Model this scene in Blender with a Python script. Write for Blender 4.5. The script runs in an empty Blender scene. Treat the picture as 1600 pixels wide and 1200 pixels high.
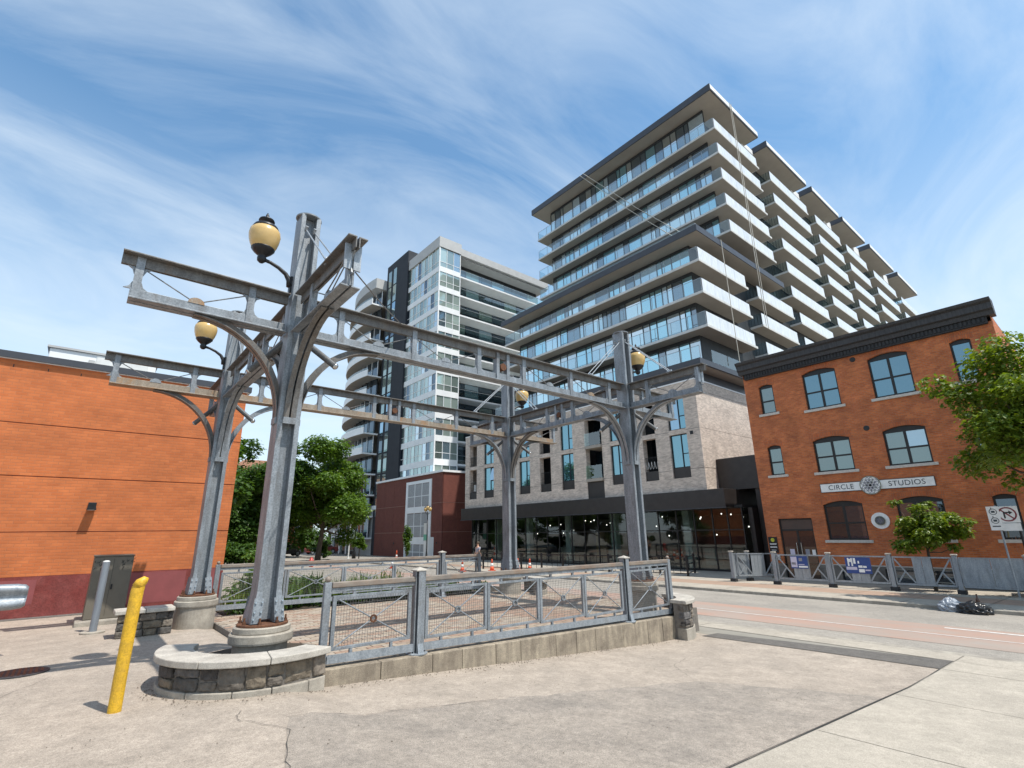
import bpy, math, random
from mathutils import Vector, Matrix
from math import sin, cos, pi, radians as rad
random.seed(7)
S = bpy.context.scene
COL = S.collection

# ------------------------------------------------------------------ camera, sky, sun, exposure
def setup():
    yaw, pitch, roll, f = rad(40.012), rad(16.504), rad(-0.8956), 785.87
    cd = bpy.data.cameras.new('camera'); cam = bpy.data.objects.new('camera', cd); COL.objects.link(cam)
    d = Vector((sin(yaw)*cos(pitch), cos(yaw)*cos(pitch), sin(pitch)))
    r = Vector((cos(yaw), -sin(yaw), 0)); u = r.cross(d)
    r2 = r*cos(roll)+u*sin(roll); u2 = u*cos(roll)-r*sin(roll)
    m = Matrix((r2, u2, -d)).transposed().to_4x4(); m.translation = Vector((-2.058, -7.541, 1.65))
    cam.matrix_world = m
    cd.sensor_fit = 'HORIZONTAL'; cd.sensor_width = 36; cd.lens = f/1600*36; cd.clip_end = 3000; cd.clip_start = .05
    S.camera = cam
    sv = Vector((.16, -.46, 1)).normalized()
    w = bpy.data.worlds.new('World'); S.world = w; w.use_nodes = True
    n = w.node_tree.nodes; l = w.node_tree.links; bg = n['Background']
    sky = n.new('ShaderNodeTexSky'); sky.sky_type = 'NISHITA'; sky.sun_disc = False
    sky.sun_elevation = math.asin(sv.z); sky.sun_rotation = math.atan2(sv.x, sv.y)
    sky.air_density = 1.0; sky.dust_density = .7; sky.ozone_density = .8; sky.altitude = 100
    # thin high cloud laid on a plane overhead (direction / height), everywhere the same kind of streaks
    tc = n.new('ShaderNodeTexCoord'); sp = n.new('ShaderNodeSeparateXYZ'); l.new(tc.outputs['Generated'], sp.inputs[0])
    def mth(op, a, b=None):
        q = n.new('ShaderNodeMath'); q.operation = op
        for i, v in enumerate((a, b)):
            if v is None: continue
            if isinstance(v, (int, float)): q.inputs[i].default_value = v
            else: l.new(v, q.inputs[i])
        return q.outputs[0]
    hz = mth('ADD', mth('MAXIMUM', sp.outputs['Z'], 0.0), .22)
    cx = mth('DIVIDE', sp.outputs['X'], hz); cy = mth('DIVIDE', sp.outputs['Y'], hz)
    cmb = n.new('ShaderNodeCombineXYZ'); l.new(cx, cmb.inputs[0]); l.new(cy, cmb.inputs[1])
    mp = n.new('ShaderNodeMapping'); mp.inputs['Rotation'].default_value = (0, 0, rad(28)); mp.inputs['Scale'].default_value = (.85, 1.9, 1)
    mp.inputs['Location'].default_value = (2.3, 1.1, 0)
    l.new(cmb.outputs[0], mp.inputs[0])
    nz = n.new('ShaderNodeTexNoise'); nz.inputs['Scale'].default_value = 1.35; nz.inputs['Detail'].default_value = 12; nz.inputs['Roughness'].default_value = .6; nz.inputs['Distortion'].default_value = 1.1
    l.new(mp.outputs[0], nz.inputs['Vector'])
    n2 = n.new('ShaderNodeTexNoise'); n2.inputs['Scale'].default_value = .55; n2.inputs['Detail'].default_value = 3
    l.new(cmb.outputs[0], n2.inputs['Vector'])
    s1 = mth('ADD', mth('MULTIPLY', nz.outputs['Fac'], .62), mth('MULTIPLY', n2.outputs['Fac'], .5))
    rp = n.new('ShaderNodeMapRange'); rp.inputs['From Min'].default_value = .43; rp.inputs['From Max'].default_value = .78
    rp.inputs['To Min'].default_value = .02; rp.inputs['To Max'].default_value = .8
    l.new(s1, rp.inputs['Value'])
    # the veil thickens toward the horizon as a thin layer does
    hv = n.new('ShaderNodeMapRange'); hv.inputs['From Min'].default_value = 0; hv.inputs['From Max'].default_value = .6
    hv.inputs['To Min'].default_value = .8; hv.inputs['To Max'].default_value = .0
    l.new(sp.outputs['Z'], hv.inputs['Value'])
    inv = mth('MULTIPLY', mth('SUBTRACT', 1.0, rp.outputs[0]), mth('SUBTRACT', 1.0, hv.outputs[0]))
    fac = mth('SUBTRACT', 1.0, inv)
    mx = n.new('ShaderNodeMix'); mx.data_type = 'RGBA'
    l.new(fac, mx.inputs[0]); ts = n.new('ShaderNodeMix'); ts.data_type = 'RGBA'; ts.blend_type = 'MULTIPLY'; ts.inputs[0].default_value = 1; l.new(sky.outputs[0], ts.inputs[6]); ts.inputs[7].default_value = (.62, .84, .87, 1)
    l.new(ts.outputs[2], mx.inputs[6]); mx.inputs[7].default_value = (3.5, 3.95, 4.35, 1)
    l.new(mx.outputs[2], bg.inputs['Color']); bg.inputs['Strength'].default_value = .15
    sd = bpy.data.lights.new('sun', 'SUN'); sd.energy = 3.3; sd.angle = rad(.53); sd.color = (1, .955, .88)
    so = bpy.data.objects.new('sun', sd); COL.objects.link(so); so.rotation_euler = sv.to_track_quat('Z', 'Y').to_euler(); so.location = (0, 0, 80)
    vs = S.view_settings; vs.view_transform = 'Standard'; vs.look = 'None'; vs.gamma = 1; vs.use_curve_mapping = False; vs.exposure = .76
setup()

# ------------------------------------------------------------------ materials
def _mat(name):
    m = bpy.data.materials.new(name); m.use_nodes = True
    nt = m.node_tree; return m, nt.nodes, nt.links, nt.nodes['Principled BSDF']
def _pos(n, l, sc=None):
    g = n.new('ShaderNodeNewGeometry'); o = g.outputs['Position']
    if sc:
        v = n.new('ShaderNodeVectorMath'); v.operation = 'MULTIPLY'; l.new(o, v.inputs[0]); v.inputs[1].default_value = sc; o = v.outputs[0]
    return o
def _noise(n, l, vec, scale, detail=5, rough=.6):
    t = n.new('ShaderNodeTexNoise'); t.inputs['Scale'].default_value = scale; t.inputs['Detail'].default_value = detail; t.inputs['Roughness'].default_value = rough
    l.new(vec, t.inputs['Vector']); return t.outputs['Fac']
def _ramp(n, l, fac, stops):
    r = n.new('ShaderNodeValToRGB'); e = r.color_ramp.elements
    e[0].position, e[0].color = stops[0][0], (*stops[0][1], 1); e[1].position, e[1].color = stops[-1][0], (*stops[-1][1], 1)
    for p, c in stops[1:-1]:
        k = e.new(p); k.color = (*c, 1)
    l.new(fac, r.inputs[0]); return r.outputs[0]
def _mix(n, l, fac, a, b, mode='MIX'):
    m = n.new('ShaderNodeMix'); m.data_type = 'RGBA'; m.blend_type = mode
    for i, v in ((0, fac), (6, a), (7, b)):
        if isinstance(v, (int, float)): m.inputs[i].default_value = v
        elif isinstance(v, tuple): m.inputs[i].default_value = (*v, 1)
        else: l.new(v, m.inputs[i])
    return m.outputs[2]
def _bump(n, l, h, st, dist, bs):
    b = n.new('ShaderNodeBump'); b.inputs['Strength'].default_value = st; b.inputs['Distance'].default_value = dist
    l.new(h, b.inputs['Height']); l.new(b.outputs[0], bs.inputs['Normal'])
def M(name, c1, c2=None, scale=6, rough=.7, metal=0, bump=0, bscale=None, stretch=None, lo=.32, hi=.68, big=None, rvar=0, speck=None):
    m, n, l, b = _mat(name); c2 = c2 or tuple(x*.8 for x in c1)
    p = _pos(n, l, stretch); f = _noise(n, l, p, scale)
    col = _ramp(n, l, f, [(lo, c1), (hi, c2)])
    if big:   # (scale, colour, amount) large soft stains
        q = _noise(n, l, _pos(n, l), big[0], 6, .65)
        k = _ramp(n, l, q, [(.45, (0, 0, 0)), (.7, (big[2],)*3)])
        col = _mix(n, l, k, col, big[1])
    l.new(col, b.inputs['Base Color']); b.inputs['Roughness'].default_value = rough; b.inputs['Metallic'].default_value = metal
    if rvar:
        mr = n.new('ShaderNodeMapRange'); mr.inputs['To Min'].default_value = rough-rvar; mr.inputs['To Max'].default_value = rough+rvar
        l.new(f, mr.inputs['Value']); l.new(mr.outputs[0], b.inputs['Roughness'])
    if speck:
        k3 = _ramp(n, l, _noise(n, l, _pos(n, l), speck[0], 2, .8), [(.36, (1-speck[1],)*3), (.5, (1, 1, 1)), (.66, (1+speck[1]*.7,)*3)]); col = _mix(n, l, 1.0, col, k3, 'MULTIPLY')
        k4 = _ramp(n, l, _noise(n, l, _pos(n, l), speck[0]/7, 4, .7), [(.3, (1-speck[1]*.5,)*3), (.7, (1+speck[1]*.4,)*3)]); col = _mix(n, l, 1.0, col, k4, 'MULTIPLY'); l.new(col, b.inputs['Base Color'])
    if bump: _bump(n, l, _noise(n, l, _pos(n, l), bscale or scale*8, 4), bump, .01, b)
    return m
def brick(name, c1, c2, mortar, bw=.215, rh=.075, ms=.009, soot=None, rough=.85, var=.5, bst=.5):
    m, n, l, b = _mat(name)
    g = n.new('ShaderNodeNewGeometry'); s = n.new('ShaderNodeSeparateXYZ'); l.new(g.outputs['Position'], s.inputs[0])
    a = n.new('ShaderNodeMath'); l.new(s.outputs[0], a.inputs[0]); l.new(s.outputs[1], a.inputs[1])
    c = n.new('ShaderNodeCombineXYZ'); l.new(a.outputs[0], c.inputs[0]); l.new(s.outputs[2], c.inputs[1])
    t = n.new('ShaderNodeTexBrick'); l.new(c.outputs[0], t.inputs['Vector'])
    t.inputs['Color1'].default_value = (*c1, 1); t.inputs['Color2'].default_value = (*c2, 1); t.inputs['Mortar'].default_value = (*mortar, 1)
    t.inputs['Scale'].default_value = 1; t.inputs['Brick Width'].default_value = bw; t.inputs['Row Height'].default_value = rh
    t.inputs['Mortar Size'].default_value = ms; t.inputs['Mortar Smooth'].default_value = .2; t.inputs['Bias'].default_value = 0
    f = _noise(n, l, g.outputs['Position'], 1.3, 8, .7)
    k = _ramp(n, l, f, [(.3, (1-var,)*3), (.7, (1.12,)*3)])
    col = _mix(n, l, 1.0, t.outputs['Color'], k, 'MULTIPLY')
    if soot:
        q = _noise(n, l, _pos(n, l, (.5, .5, 1.6)), .8, 6, .7); k2 = _ramp(n, l, q, [(.5, (0, 0, 0)), (.75, (soot[1],)*3)])
        col = _mix(n, l, k2, col, soot[0])
    l.new(col, b.inputs['Base Color']); b.inputs['Roughness'].default_value = rough
    inv = n.new('ShaderNodeMath'); inv.operation = 'SUBTRACT'; inv.inputs[0].default_value = 1; l.new(t.outputs['Fac'], inv.inputs[1])
    _bump(n, l, inv.outputs[0], bst, .008, b); return m
def coated(name, refl, dark, amt, rough=.02, var=.35):
    m, n, l, b = _mat(name); o = n['Material Output']
    oi = n.new('ShaderNodeObjectInfo')
    b.inputs['Roughness'].default_value = .25
    col = _ramp(n, l, oi.outputs['Random'], [(0, tuple(x*(1-var) for x in dark)), (1, tuple(x*(1+var*1.5) for x in dark))]); l.new(col, b.inputs['Base Color'])
    gl = n.new('ShaderNodeBsdfGlossy'); gl.inputs['Color'].default_value = (*refl, 1); gl.inputs['Roughness'].default_value = rough
    nb = n.new('ShaderNodeBump'); nb.inputs['Strength'].default_value = .09; nb.inputs['Distance'].default_value = .02
    l.new(_noise(n, l, _pos(n, l), 1.3, 1), nb.inputs['Height']); l.new(nb.outputs[0], gl.inputs['Normal'])
    fr = n.new('ShaderNodeFresnel'); fr.inputs['IOR'].default_value = 1.5
    ad = n.new('ShaderNodeMath'); ad.operation = 'ADD'; ad.use_clamp = True; l.new(fr.outputs[0], ad.inputs[0]); ad.inputs[1].default_value = amt
    ms = n.new('ShaderNodeMixShader'); l.new(ad.outputs[0], ms.inputs[0]); l.new(b.outputs[0], ms.inputs[1]); l.new(gl.outputs[0], ms.inputs[2])
    l.new(ms.outputs[0], o.inputs['Surface']); return m
def clear(name, tint, amt=.12, rough=.01):
    m, n, l, b = _mat(name); o = n['Material Output']; n.remove(b)
    tr = n.new('ShaderNodeBsdfTransparent'); tr.inputs[0].default_value = (*tint, 1)
    gl = n.new('ShaderNodeBsdfGlossy'); gl.inputs['Roughness'].default_value = rough; gl.inputs['Color'].default_value = (.94, .99, 1, 1)
    fr = n.new('ShaderNodeFresnel'); fr.inputs['IOR'].default_value = 1.5
    ad = n.new('ShaderNodeMath'); ad.operation = 'ADD'; ad.use_clamp = True; l.new(fr.outputs[0], ad.inputs[0]); ad.inputs[1].default_value = amt
    ge = n.new('ShaderNodeNewGeometry'); iv = n.new('ShaderNodeMath'); iv.operation = 'SUBTRACT'; iv.inputs[0].default_value = 1; l.new(ge.outputs['Backfacing'], iv.inputs[1])   # the pane's inner face adds no second mirror
    mu = n.new('ShaderNodeMath'); mu.operation = 'MULTIPLY'; l.new(ad.outputs[0], mu.inputs[0]); l.new(iv.outputs[0], mu.inputs[1])
    ms = n.new('ShaderNodeMixShader'); l.new(mu.outputs[0], ms.inputs[0]); l.new(tr.outputs[0], ms.inputs[1]); l.new(gl.outputs[0], ms.inputs[2])
    l.new(ms.outputs[0], o.inputs['Surface']); return m
def leafmat(name, c1, c2, c3):
    m, n, l, b = _mat(name); o = n['Material Output']
    f = _noise(n, l, _pos(n, l), 2.2, 3); g = _noise(n, l, _pos(n, l), 17, 2)
    col = _mix(n, l, .5, _ramp(n, l, f, [(.32, tuple(x*.7 for x in c1)), (.5, c1), (.68, c2)]), _ramp(n, l, g, [(.35, c1), (.55, c2), (.68, c3)]))
    l.new(col, b.inputs['Base Color']); b.inputs['Roughness'].default_value = .45
    t = n.new('ShaderNodeBsdfTranslucent'); l.new(_mix(n, l, 1.0, col, (1.6, 1.5, .5), 'MULTIPLY'), t.inputs[0])
    ms = n.new('ShaderNodeMixShader'); ms.inputs[0].default_value = .38; l.new(b.outputs[0], ms.inputs[1]); l.new(t.outputs[0], ms.inputs[2])
    l.new(ms.outputs[0], o.inputs['Surface']); return m
def emit(name, c, s):
    m, n, l, b = _mat(name); b.inputs['Base Color'].default_value = (*c, 1); b.inputs['Emission Color'].default_value = (*c, 1); b.inputs['Emission Strength'].default_value = s; return m

def galv(name, c1, c2, rust, ramt, metal=.45):
    m, n, l, b = _mat(name)
    v = n.new('ShaderNodeTexVoronoi'); v.inputs['Scale'].default_value = 45; l.new(_pos(n, l), v.inputs['Vector'])
    f = _noise(n, l, _pos(n, l, (1, 1, .22)), 7, 7, .7)
    a = _mix(n, l, .35, _ramp(n, l, f, [(.3, c1), (.7, c2)]), v.outputs['Distance'], 'SOFT_LIGHT')
    q = _noise(n, l, _pos(n, l, (1.2, 1.2, .5)), 3.2, 8, .72)
    k = _ramp(n, l, q, [(.52, (0, 0, 0)), (.72, (ramt,)*3)])
    col = _mix(n, l, k, a, rust); l.new(col, b.inputs['Base Color'])
    mr = n.new('ShaderNodeMapRange'); mr.inputs['To Min'].default_value = .36; mr.inputs['To Max'].default_value = .66; l.new(f, mr.inputs['Value']); l.new(mr.outputs[0], b.inputs['Roughness'])
    b.inputs['Metallic'].default_value = metal
    _bump(n, l, _noise(n, l, _pos(n, l), 60, 3), .12, .004, b); return m
GALV = galv('galvanised steel', (.30, .325, .35), (.15, .165, .18), (.105, .08, .06), .6, .3)
GALVR = galv('rust stained galvanised steel', (.34, .29, .23), (.20, .155, .115), (.33, .165, .055), .95, .2)
GALVB = galv('bright galvanised sheet', (.36, .39, .42), (.22, .245, .27), (.22, .21, .19), .4)
GALVW = galv('weathered grey brown steel', (.175, .168, .158), (.095, .09, .086), (.13, .085, .05), .75, .2)
GALVD = galv('dark grey steel tube', (.12, .125, .13), (.07, .073, .077), (.1, .08, .06), .4, .4)
RUST = M('rusty iron', (.17, .07, .03), (.07, .03, .018), 25, .85, .1, .4)
STEELB = M('bright steel cap', (.55, .55, .55), (.4, .4, .4), 20, .25, .9)
ROD = M('wire rod', (.22, .22, .22), (.12, .11, .10), 20, .5, .5)
HANDR = M('weathered hand rail', (.30, .255, .21), (.17, .15, .135), 5, .6, .25, .15, 40, (1, 3, 3), big=(2.5, (.24, .13, .07), .6))
BLACKM = M('black painted metal', (.012, .012, .014), (.02, .02, .022), 10, .4, .3)
DARKCLAD = M('dark bronze cladding', (.026, .021, .02), (.036, .03, .028), 2, .42, .1)
CHARC = M('charcoal metal fascia', (.045, .048, .058), (.06, .062, .072), 1.5, .4, .2)
LAMPG = M('amber opal glass', (.52, .34, .12), (.60, .42, .18), 5, .25, 0, 0, lo=.3)
CONC = M('aged concrete', (.40, .36, .30), (.27, .24, .20), 5, .9, 0, .35, 70, big=(1.6, (.17, .15, .13), .6), speck=(120, .2))
CONCK = M('stained kerb concrete', (.37, .31, .23), (.22, .18, .135), 5, .9, 0, .4, 60, (2.2, 2.2, .3), big=(2.4, (.11, .085, .065), .7), speck=(110, .3))
CAPST = M('pale cap stone', (.50, .46, .40), (.36, .33, .29), 7, .8, 0, .25, 60, big=(3, (.24, .21, .18), .55), speck=(100, .22))
STONES = [M('rough stone %d' % i, c, tuple(x*.5 for x in c), 13, .95, 0, 1.0, 35) for i, c in enumerate([(.17, .145, .12), (.11, .10, .09), (.21, .17, .125), (.15, .14, .135), (.085, .075, .07), (.24, .20, .16)])]
MORTAR = M('mortar', (.20, .175, .15), (.13, .115, .10), 14, .95, 0, .5)
ASPH = M('worn beige asphalt', (.42, .352, .288), (.32, .268, .218), 3.2, .93, 0, .6, 260, big=(.7, (.22, .19, .16), .4), speck=(110, .36))  # one warm beige tone with random stains and specks
ASPH2 = M('greyer asphalt patch', (.37, .315, .262), (.285, .243, .202), 4, .93, 0, .7, 260, big=(.9, (.13, .12, .11), .45), speck=(105, .45))
ASPHD = M('dark asphalt strip', (.15, .135, .12), (.105, .095, .085), 6, .95, 0, .7, 200, big=(1.5, (.12, .11, .1), .6), speck=(150, .5))
ROADM = M('road surface', (.35, .315, .27), (.28, .25, .215), 2, .93, 0, .5, 200, (.35, .12, 1), big=(.35, (.19, .175, .155), .6), speck=(60, .3))
WALK = M('pavement concrete', (.42, .37, .305), (.345, .305, .25), 3, .92, 0, .35, 160, big=(.8, (.24, .21, .175), .5), speck=(95, .26))
REDPAVE = M('red stamped paving', (.37, .22, .165), (.30, .235, .195), 2.2, .9, 0, .4, 90, (.5, .2, 1), big=(.6, (.30, .27, .235), .7))
PINKPAVE = M('pink brick walk', (.36, .24, .17), (.28, .2, .15), 3, .9, 0, .4, 60)
WHITEP = M('road paint', (.7, .69, .66), (.5, .48, .45), 9, .8, 0, .3, 90)
GROUNDM = M('dusty ground', (.30, .27, .23), (.22, .2, .17), 1.2, .95, 0, .3, 40, big=(.15, (.2, .19, .16), .5))
SOIL = M('dark soil', (.06, .045, .03), (.03, .025, .018), 14, 1, 0, .8, 50)
PAVES = [M('paver %d' % i, c, tuple(x*.75 for x in c), 16, .9, 0, .4, 90) for i, c in enumerate([(.36, .29, .22), (.31, .235, .18), (.39, .325, .26), (.33, .22, .16)])]
OBRICK = brick('orange brick', (.56, .165, .05), (.48, .132, .038), (.44, .15, .06), .21, .072, .007, ((.33, .10, .035), .6), var=.26, bst=.45)
MAROON = M('maroon painted base', (.19, .030, .024), (.14, .022, .018), 3, .75, 0, .3, 40, (1, 1, .35), big=(1.3, (.26, .07, .06), .9), speck=(40, .25))
MAROON2 = M('faded maroon repaint', (.25, .065, .065), (.21, .055, .055), 3, .75, 0, .2, 40)
CBRICK = brick('old red brick', (.62, .18, .054), (.44, .108, .035), (.42, .19, .10), .215, .077, .010, ((.18, .065, .034), .65), var=.34, bst=.6)
CBRICKA = brick('arch brick', (.54, .15, .045), (.43, .105, .036), (.30, .14, .08), .077, .23, .010, None, var=.3)
PBRICK = brick('buff grey brick', (.68, .58, .495), (.44, .365, .31), (.62, .545, .475), .24, .07, .008, None, var=.25)
RBRICK = brick('dark red brick', (.165, .048, .032), (.135, .038, .027), (.15, .055, .04), .22, .075, .006, None, var=.2)
FOUND = brick('grey foundation stone', (.24, .21, .18), (.15, .13, .115), (.19, .17, .15), .55, .24, .014, None, var=.5, bst=.8)
CORN = M('weathered black cornice', (.028, .028, .031), (.06, .06, .064), 3, .6, .2, .2, 40, (6, 6, .25))
CORN2 = M('black dentil band', (.014, .014, .016), (.03, .03, .032), 6, .7, 0, .9, 22)
SILL = M('pale stone sill', (.56, .52, .47), (.44, .41, .37), 9, .8, 0, .2)
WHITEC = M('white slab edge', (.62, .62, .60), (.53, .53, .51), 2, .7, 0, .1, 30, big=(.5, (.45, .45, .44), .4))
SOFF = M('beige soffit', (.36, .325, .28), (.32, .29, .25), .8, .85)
WHITET = M('white tower cladding', (.80, .81, .81), (.72, .73, .74), 1, .6)
GREYT = M('light grey cladding', (.46, .46, .45), (.4, .4, .395), 1.5, .7)
DARKT = M('dark blue grey cladding', (.012, .015, .022), (.02, .024, .032), 1.2, .75, 0)
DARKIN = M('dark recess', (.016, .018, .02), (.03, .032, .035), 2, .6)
SUNGUARD = M('sun whitened guard glass', (.74, .77, .79), (.56, .60, .64), 5, .22, 0, 0, None, (1.5, 1.5, .2))  # white colour stands in for sunlight on the same guard glass
GL = [coated('blue coated glass', (.50, .69, .84), (.02, .045, .06), .55), coated('dark window glass', (.42, .55, .68), (.008, .015, .022), .16),
      coated('curtained glass', (.6, .75, .85), (.12, .17, .20), .42), coated('green grey glass', (.66, .78, .76), (.14, .18, .165), .30), coated('teal window glass', (.36, .62, .72), (.012, .07, .095), .46)]
PALEG = coated('pale green glass', (.72, .86, .84), (.30, .37, .34), .30)
GLC = coated('old sash glass', (.48, .58, .58), (.055, .075, .07), .30, .02, .5)
GTW = [coated('bright sky window glass', (.92, .99, 1.0), (.03, .07, .09), .74), coated('dark tower glass', (.7, .8, .88), (.012, .022, .03), .30), coated('blind backed glass', (.85, .95, 1.0), (.26, .33, .36), .50), coated('cyan tower glass', (.62, .92, 1.0), (.02, .10, .14), .68)]  # tower panes differ in reflectance and tint, picked at random
GUARD = clear('clear guard glass', (.84, .94, .97), .10)
GUARDG = clear('green guard glass', (.84, .94, .92), .12)
SHOP = clear('shop front glass', (.80, .84, .84), .05)
FRAME = M('black window frame', (.012, .012, .013), (.018, .018, .018), 6, .45, .2)
GREYUTIL = M('utility cabinet paint', (.155, .135, .105), (.135, .118, .092), 4, .6, .1, .06, 30, big=(2.5, (.12, .105, .085), .5))
YEL = M('yellow bollard paint', (.68, .40, .018), (.58, .33, .015), 7, .5, 0, .25, 30, big=(5, (.30, .18, .04), .5), speck=(60, .2))
GREYB = M('grey bollard paint', (.28, .31, .345), (.21, .23, .26), 6, .5, .35, .15, 40, (1, 1, .2))
BARK = M('bark', (.11, .085, .06), (.055, .042, .032), 9, .95, 0, .9, 30, (1, 1, .25))
LEAFM = leafmat('maple leaves', (.05, .115, .016), (.125, .22, .025), (.26, .31, .035))
LEAFD = leafmat('deep green leaves', (.03, .078, .012), (.075, .145, .02), (.15, .21, .03))
LEAFY = leafmat('yellow green leaves', (.07, .135, .014), (.175, .24, .022), (.38, .34, .035))
REDP = M('red paint', (.42, .03, .02), (.34, .025, .018), 6, .45)
ORANGEP = M('orange cone plastic', (.72, .10, .03), (.6, .08, .025), 6, .5)
WHITEPL = M('white plastic', (.72, .72, .7), (.62, .62, .6), 6, .5)
BLUEP = M('blue banner print', (.02, .05, .20), (.03, .07, .25), 4, .5)
PINKP = M('pale banner print', (.6, .55, .66), (.5, .48, .6), 6, .5)
GREENP = M('green banner print', (.16, .46, .33), (.14, .4, .3), 5, .6)
BAGB = M('black bin bag plastic', (.012, .012, .013), (.02, .02, .021), 9, .28, 0, .8, 9)
BAGC = M('clear grey bin bag', (.38, .41, .45), (.2, .22, .25), 12, .25, 0, .9, 11)
INKM = M('dark sign ink', (.04, .055, .065), (.03, .04, .05), 5, .6)
PURP = M('mauve print', (.22, .19, .30), (.30, .33, .28), 8, .6)
SIGNW = M('white sign board', (.86, .86, .84), (.7, .7, .68), 4, .5)
SKIN = M('skin', (.5, .28, .19), (.45, .25, .17), 8, .6)
GREYSH = M('grey shirt', (.32, .31, .36), (.25, .25, .29), 8, .8)
DARKTR = M('dark trousers', (.02, .022, .03), (.03, .03, .04), 8, .9)
BULB = emit('lit bulb', (1, .95, .86), 2.2)
GREENWALL = M('pale interior wall', (.30, .34, .30), (.24, .28, .25), 2, .8)
WOODI = M('light wood', (.38, .30, .18), (.3, .23, .14), 5, .7)

# ------------------------------------------------------------------ mesh helpers
LOC = {}
RUG = bpy.data.textures.new('rugged', 'CLOUDS'); RUG.noise_scale = .07; RUG.noise_depth = 3
def V3(p): return Vector(p)
class MB:
    def __init__(s): s.v = []; s.f = []
    def add(s, vs, fs):
        o = len(s.v); s.v += [tuple(p) for p in vs]; s.f += [tuple(i+o for i in q) for q in fs]; return s
    def box(s, x0, x1, y0, y1, z0, z1):
        if x0 > x1: x0, x1 = x1, x0
        if y0 > y1: y0, y1 = y1, y0
        if z0 > z1: z0, z1 = z1, z0
        return s.add([(x0, y0, z0), (x1, y0, z0), (x1, y1, z0), (x0, y1, z0), (x0, y0, z1), (x1, y0, z1), (x1, y1, z1), (x0, y1, z1)],
                     [(3, 2, 1, 0), (4, 5, 6, 7), (0, 1, 5, 4), (1, 2, 6, 5), (2, 3, 7, 6), (3, 0, 4, 7)])
    def bar(s, a, b, w, h, up=(0, 0, 1)):
        a, b = V3(a), V3(b); d = (b-a).normalized(); u = V3(up)
        if abs(d.dot(u)) > .98: u = V3((1, 0, 0))
        r = d.cross(u).normalized(); u = r.cross(d).normalized(); r = r*w/2; u = u*h/2
        return s.add([a-r-u, a+r-u, a+r+u, a-r+u, b-r-u, b+r-u, b+r+u, b-r+u], [(0, 1, 2, 3), (7, 6, 5, 4), (1, 0, 4, 5), (2, 1, 5, 6), (3, 2, 6, 7), (0, 3, 7, 4)])
    def cyl(s, a, b, r0, r1=None, n=12, caps=True):
        return s.tube([a, b], [r0, r0 if r1 is None else r1], n, caps)
    def tube(s, pts, rs, n=10, caps=True):
        pts = [V3(p) for p in pts]; rs = rs if isinstance(rs, (list, tuple)) else [rs]*len(pts); o = len(s.v); ref = None
        for i, p in enumerate(pts):
            d = (pts[min(i+1, len(pts)-1)]-pts[max(i-1, 0)]).normalized()
            if ref is None: ref = V3((0, 0, 1)) if abs(d.z) < .9 else V3((1, 0, 0))
            a = (ref-d*ref.dot(d)).normalized(); ref = a; b = d.cross(a)
            for k in range(n):
                t = 2*pi*k/n; s.v.append(tuple(p+(a*cos(t)+b*sin(t))*rs[i]))
        for i in range(len(pts)-1):
            for k in range(n):
                k2 = (k+1) % n; s.f.append((o+i*n+k, o+i*n+k2, o+(i+1)*n+k2, o+(i+1)*n+k))
        if caps:
            s.f.append(tuple(o+k for k in range(n))[::-1]); s.f.append(tuple(o+(len(pts)-1)*n+k for k in range(n)))
        return s
    def lathe(s, prof, c, n=24):
        o = len(s.v); m = len(prof)
        for r, z in prof:
            for k in range(n): t = 2*pi*k/n; s.v.append((c[0]+r*cos(t), c[1]+r*sin(t), c[2]+z))
        for i in range(m-1):
            for k in range(n):
                k2 = (k+1) % n; s.f.append((o+i*n+k, o+i*n+k2, o+(i+1)*n+k2, o+(i+1)*n+k))
        s.f.append(tuple(o+k for k in range(n))[::-1]); s.f.append(tuple(o+(m-1)*n+k for k in range(n))); return s
    def prism(s, poly, fn, a, b):
        """poly of 2-d points; fn(u, v, w) -> 3-d; extruded from w=a to w=b"""
        n = len(poly); o = len(s.v)
        s.v += [tuple(fn(u, v, a)) for u, v in poly]+[tuple(fn(u, v, b)) for u, v in poly]
        s.f.append(tuple(o+i for i in range(n))[::-1]); s.f.append(tuple(o+n+i for i in range(n)))
        for i in range(n): j = (i+1) % n; s.f.append((o+i, o+j, o+n+j, o+n+i))
        return s
    def mesh(s, name, mat, off=(0, 0, 0), smooth=False):
        me = bpy.data.meshes.new(name); x, y, z = off
        me.from_pydata([(a-x, b-y, c-z) for a, b, c in s.v], [], s.f); me.materials.append(mat); me.update()
        if smooth: me.shade_smooth()
        return me
    def build(s, name, mat, parent=None, smooth=False, bevel=0, label=None, kind=None, rugged=False):
        off = LOC[parent.name] if parent else (0, 0, 0)
        me = s.mesh(name, mat, off, smooth); fix(me)
        o = bpy.data.objects.new(name, me); COL.objects.link(o)
        if parent: o.parent = parent
        LOC[o.name] = off
        if bevel:
            bv = o.modifiers.new('bevel', 'BEVEL'); bv.width = bevel; bv.segments = 2; bv.limit_method = 'ANGLE'; bv.angle_limit = rad(40)
        if rugged:
            sb = o.modifiers.new('sub', 'SUBSURF'); sb.subdivision_type = 'SIMPLE'; sb.levels = sb.render_levels = 3
            dp = o.modifiers.new('rough', 'DISPLACE'); dp.texture = RUG; dp.texture_coords = 'GLOBAL'; dp.strength = .035; dp.mid_level = .55
        if label: o['label'] = label
        if kind: o['kind'] = kind
        return o
import bmesh
def fix(me):
    if len(me.polygons) > 60000: return
    b = bmesh.new(); b.from_mesh(me); bmesh.ops.recalc_face_normals(b, faces=b.faces); b.to_mesh(me); b.free()
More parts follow.
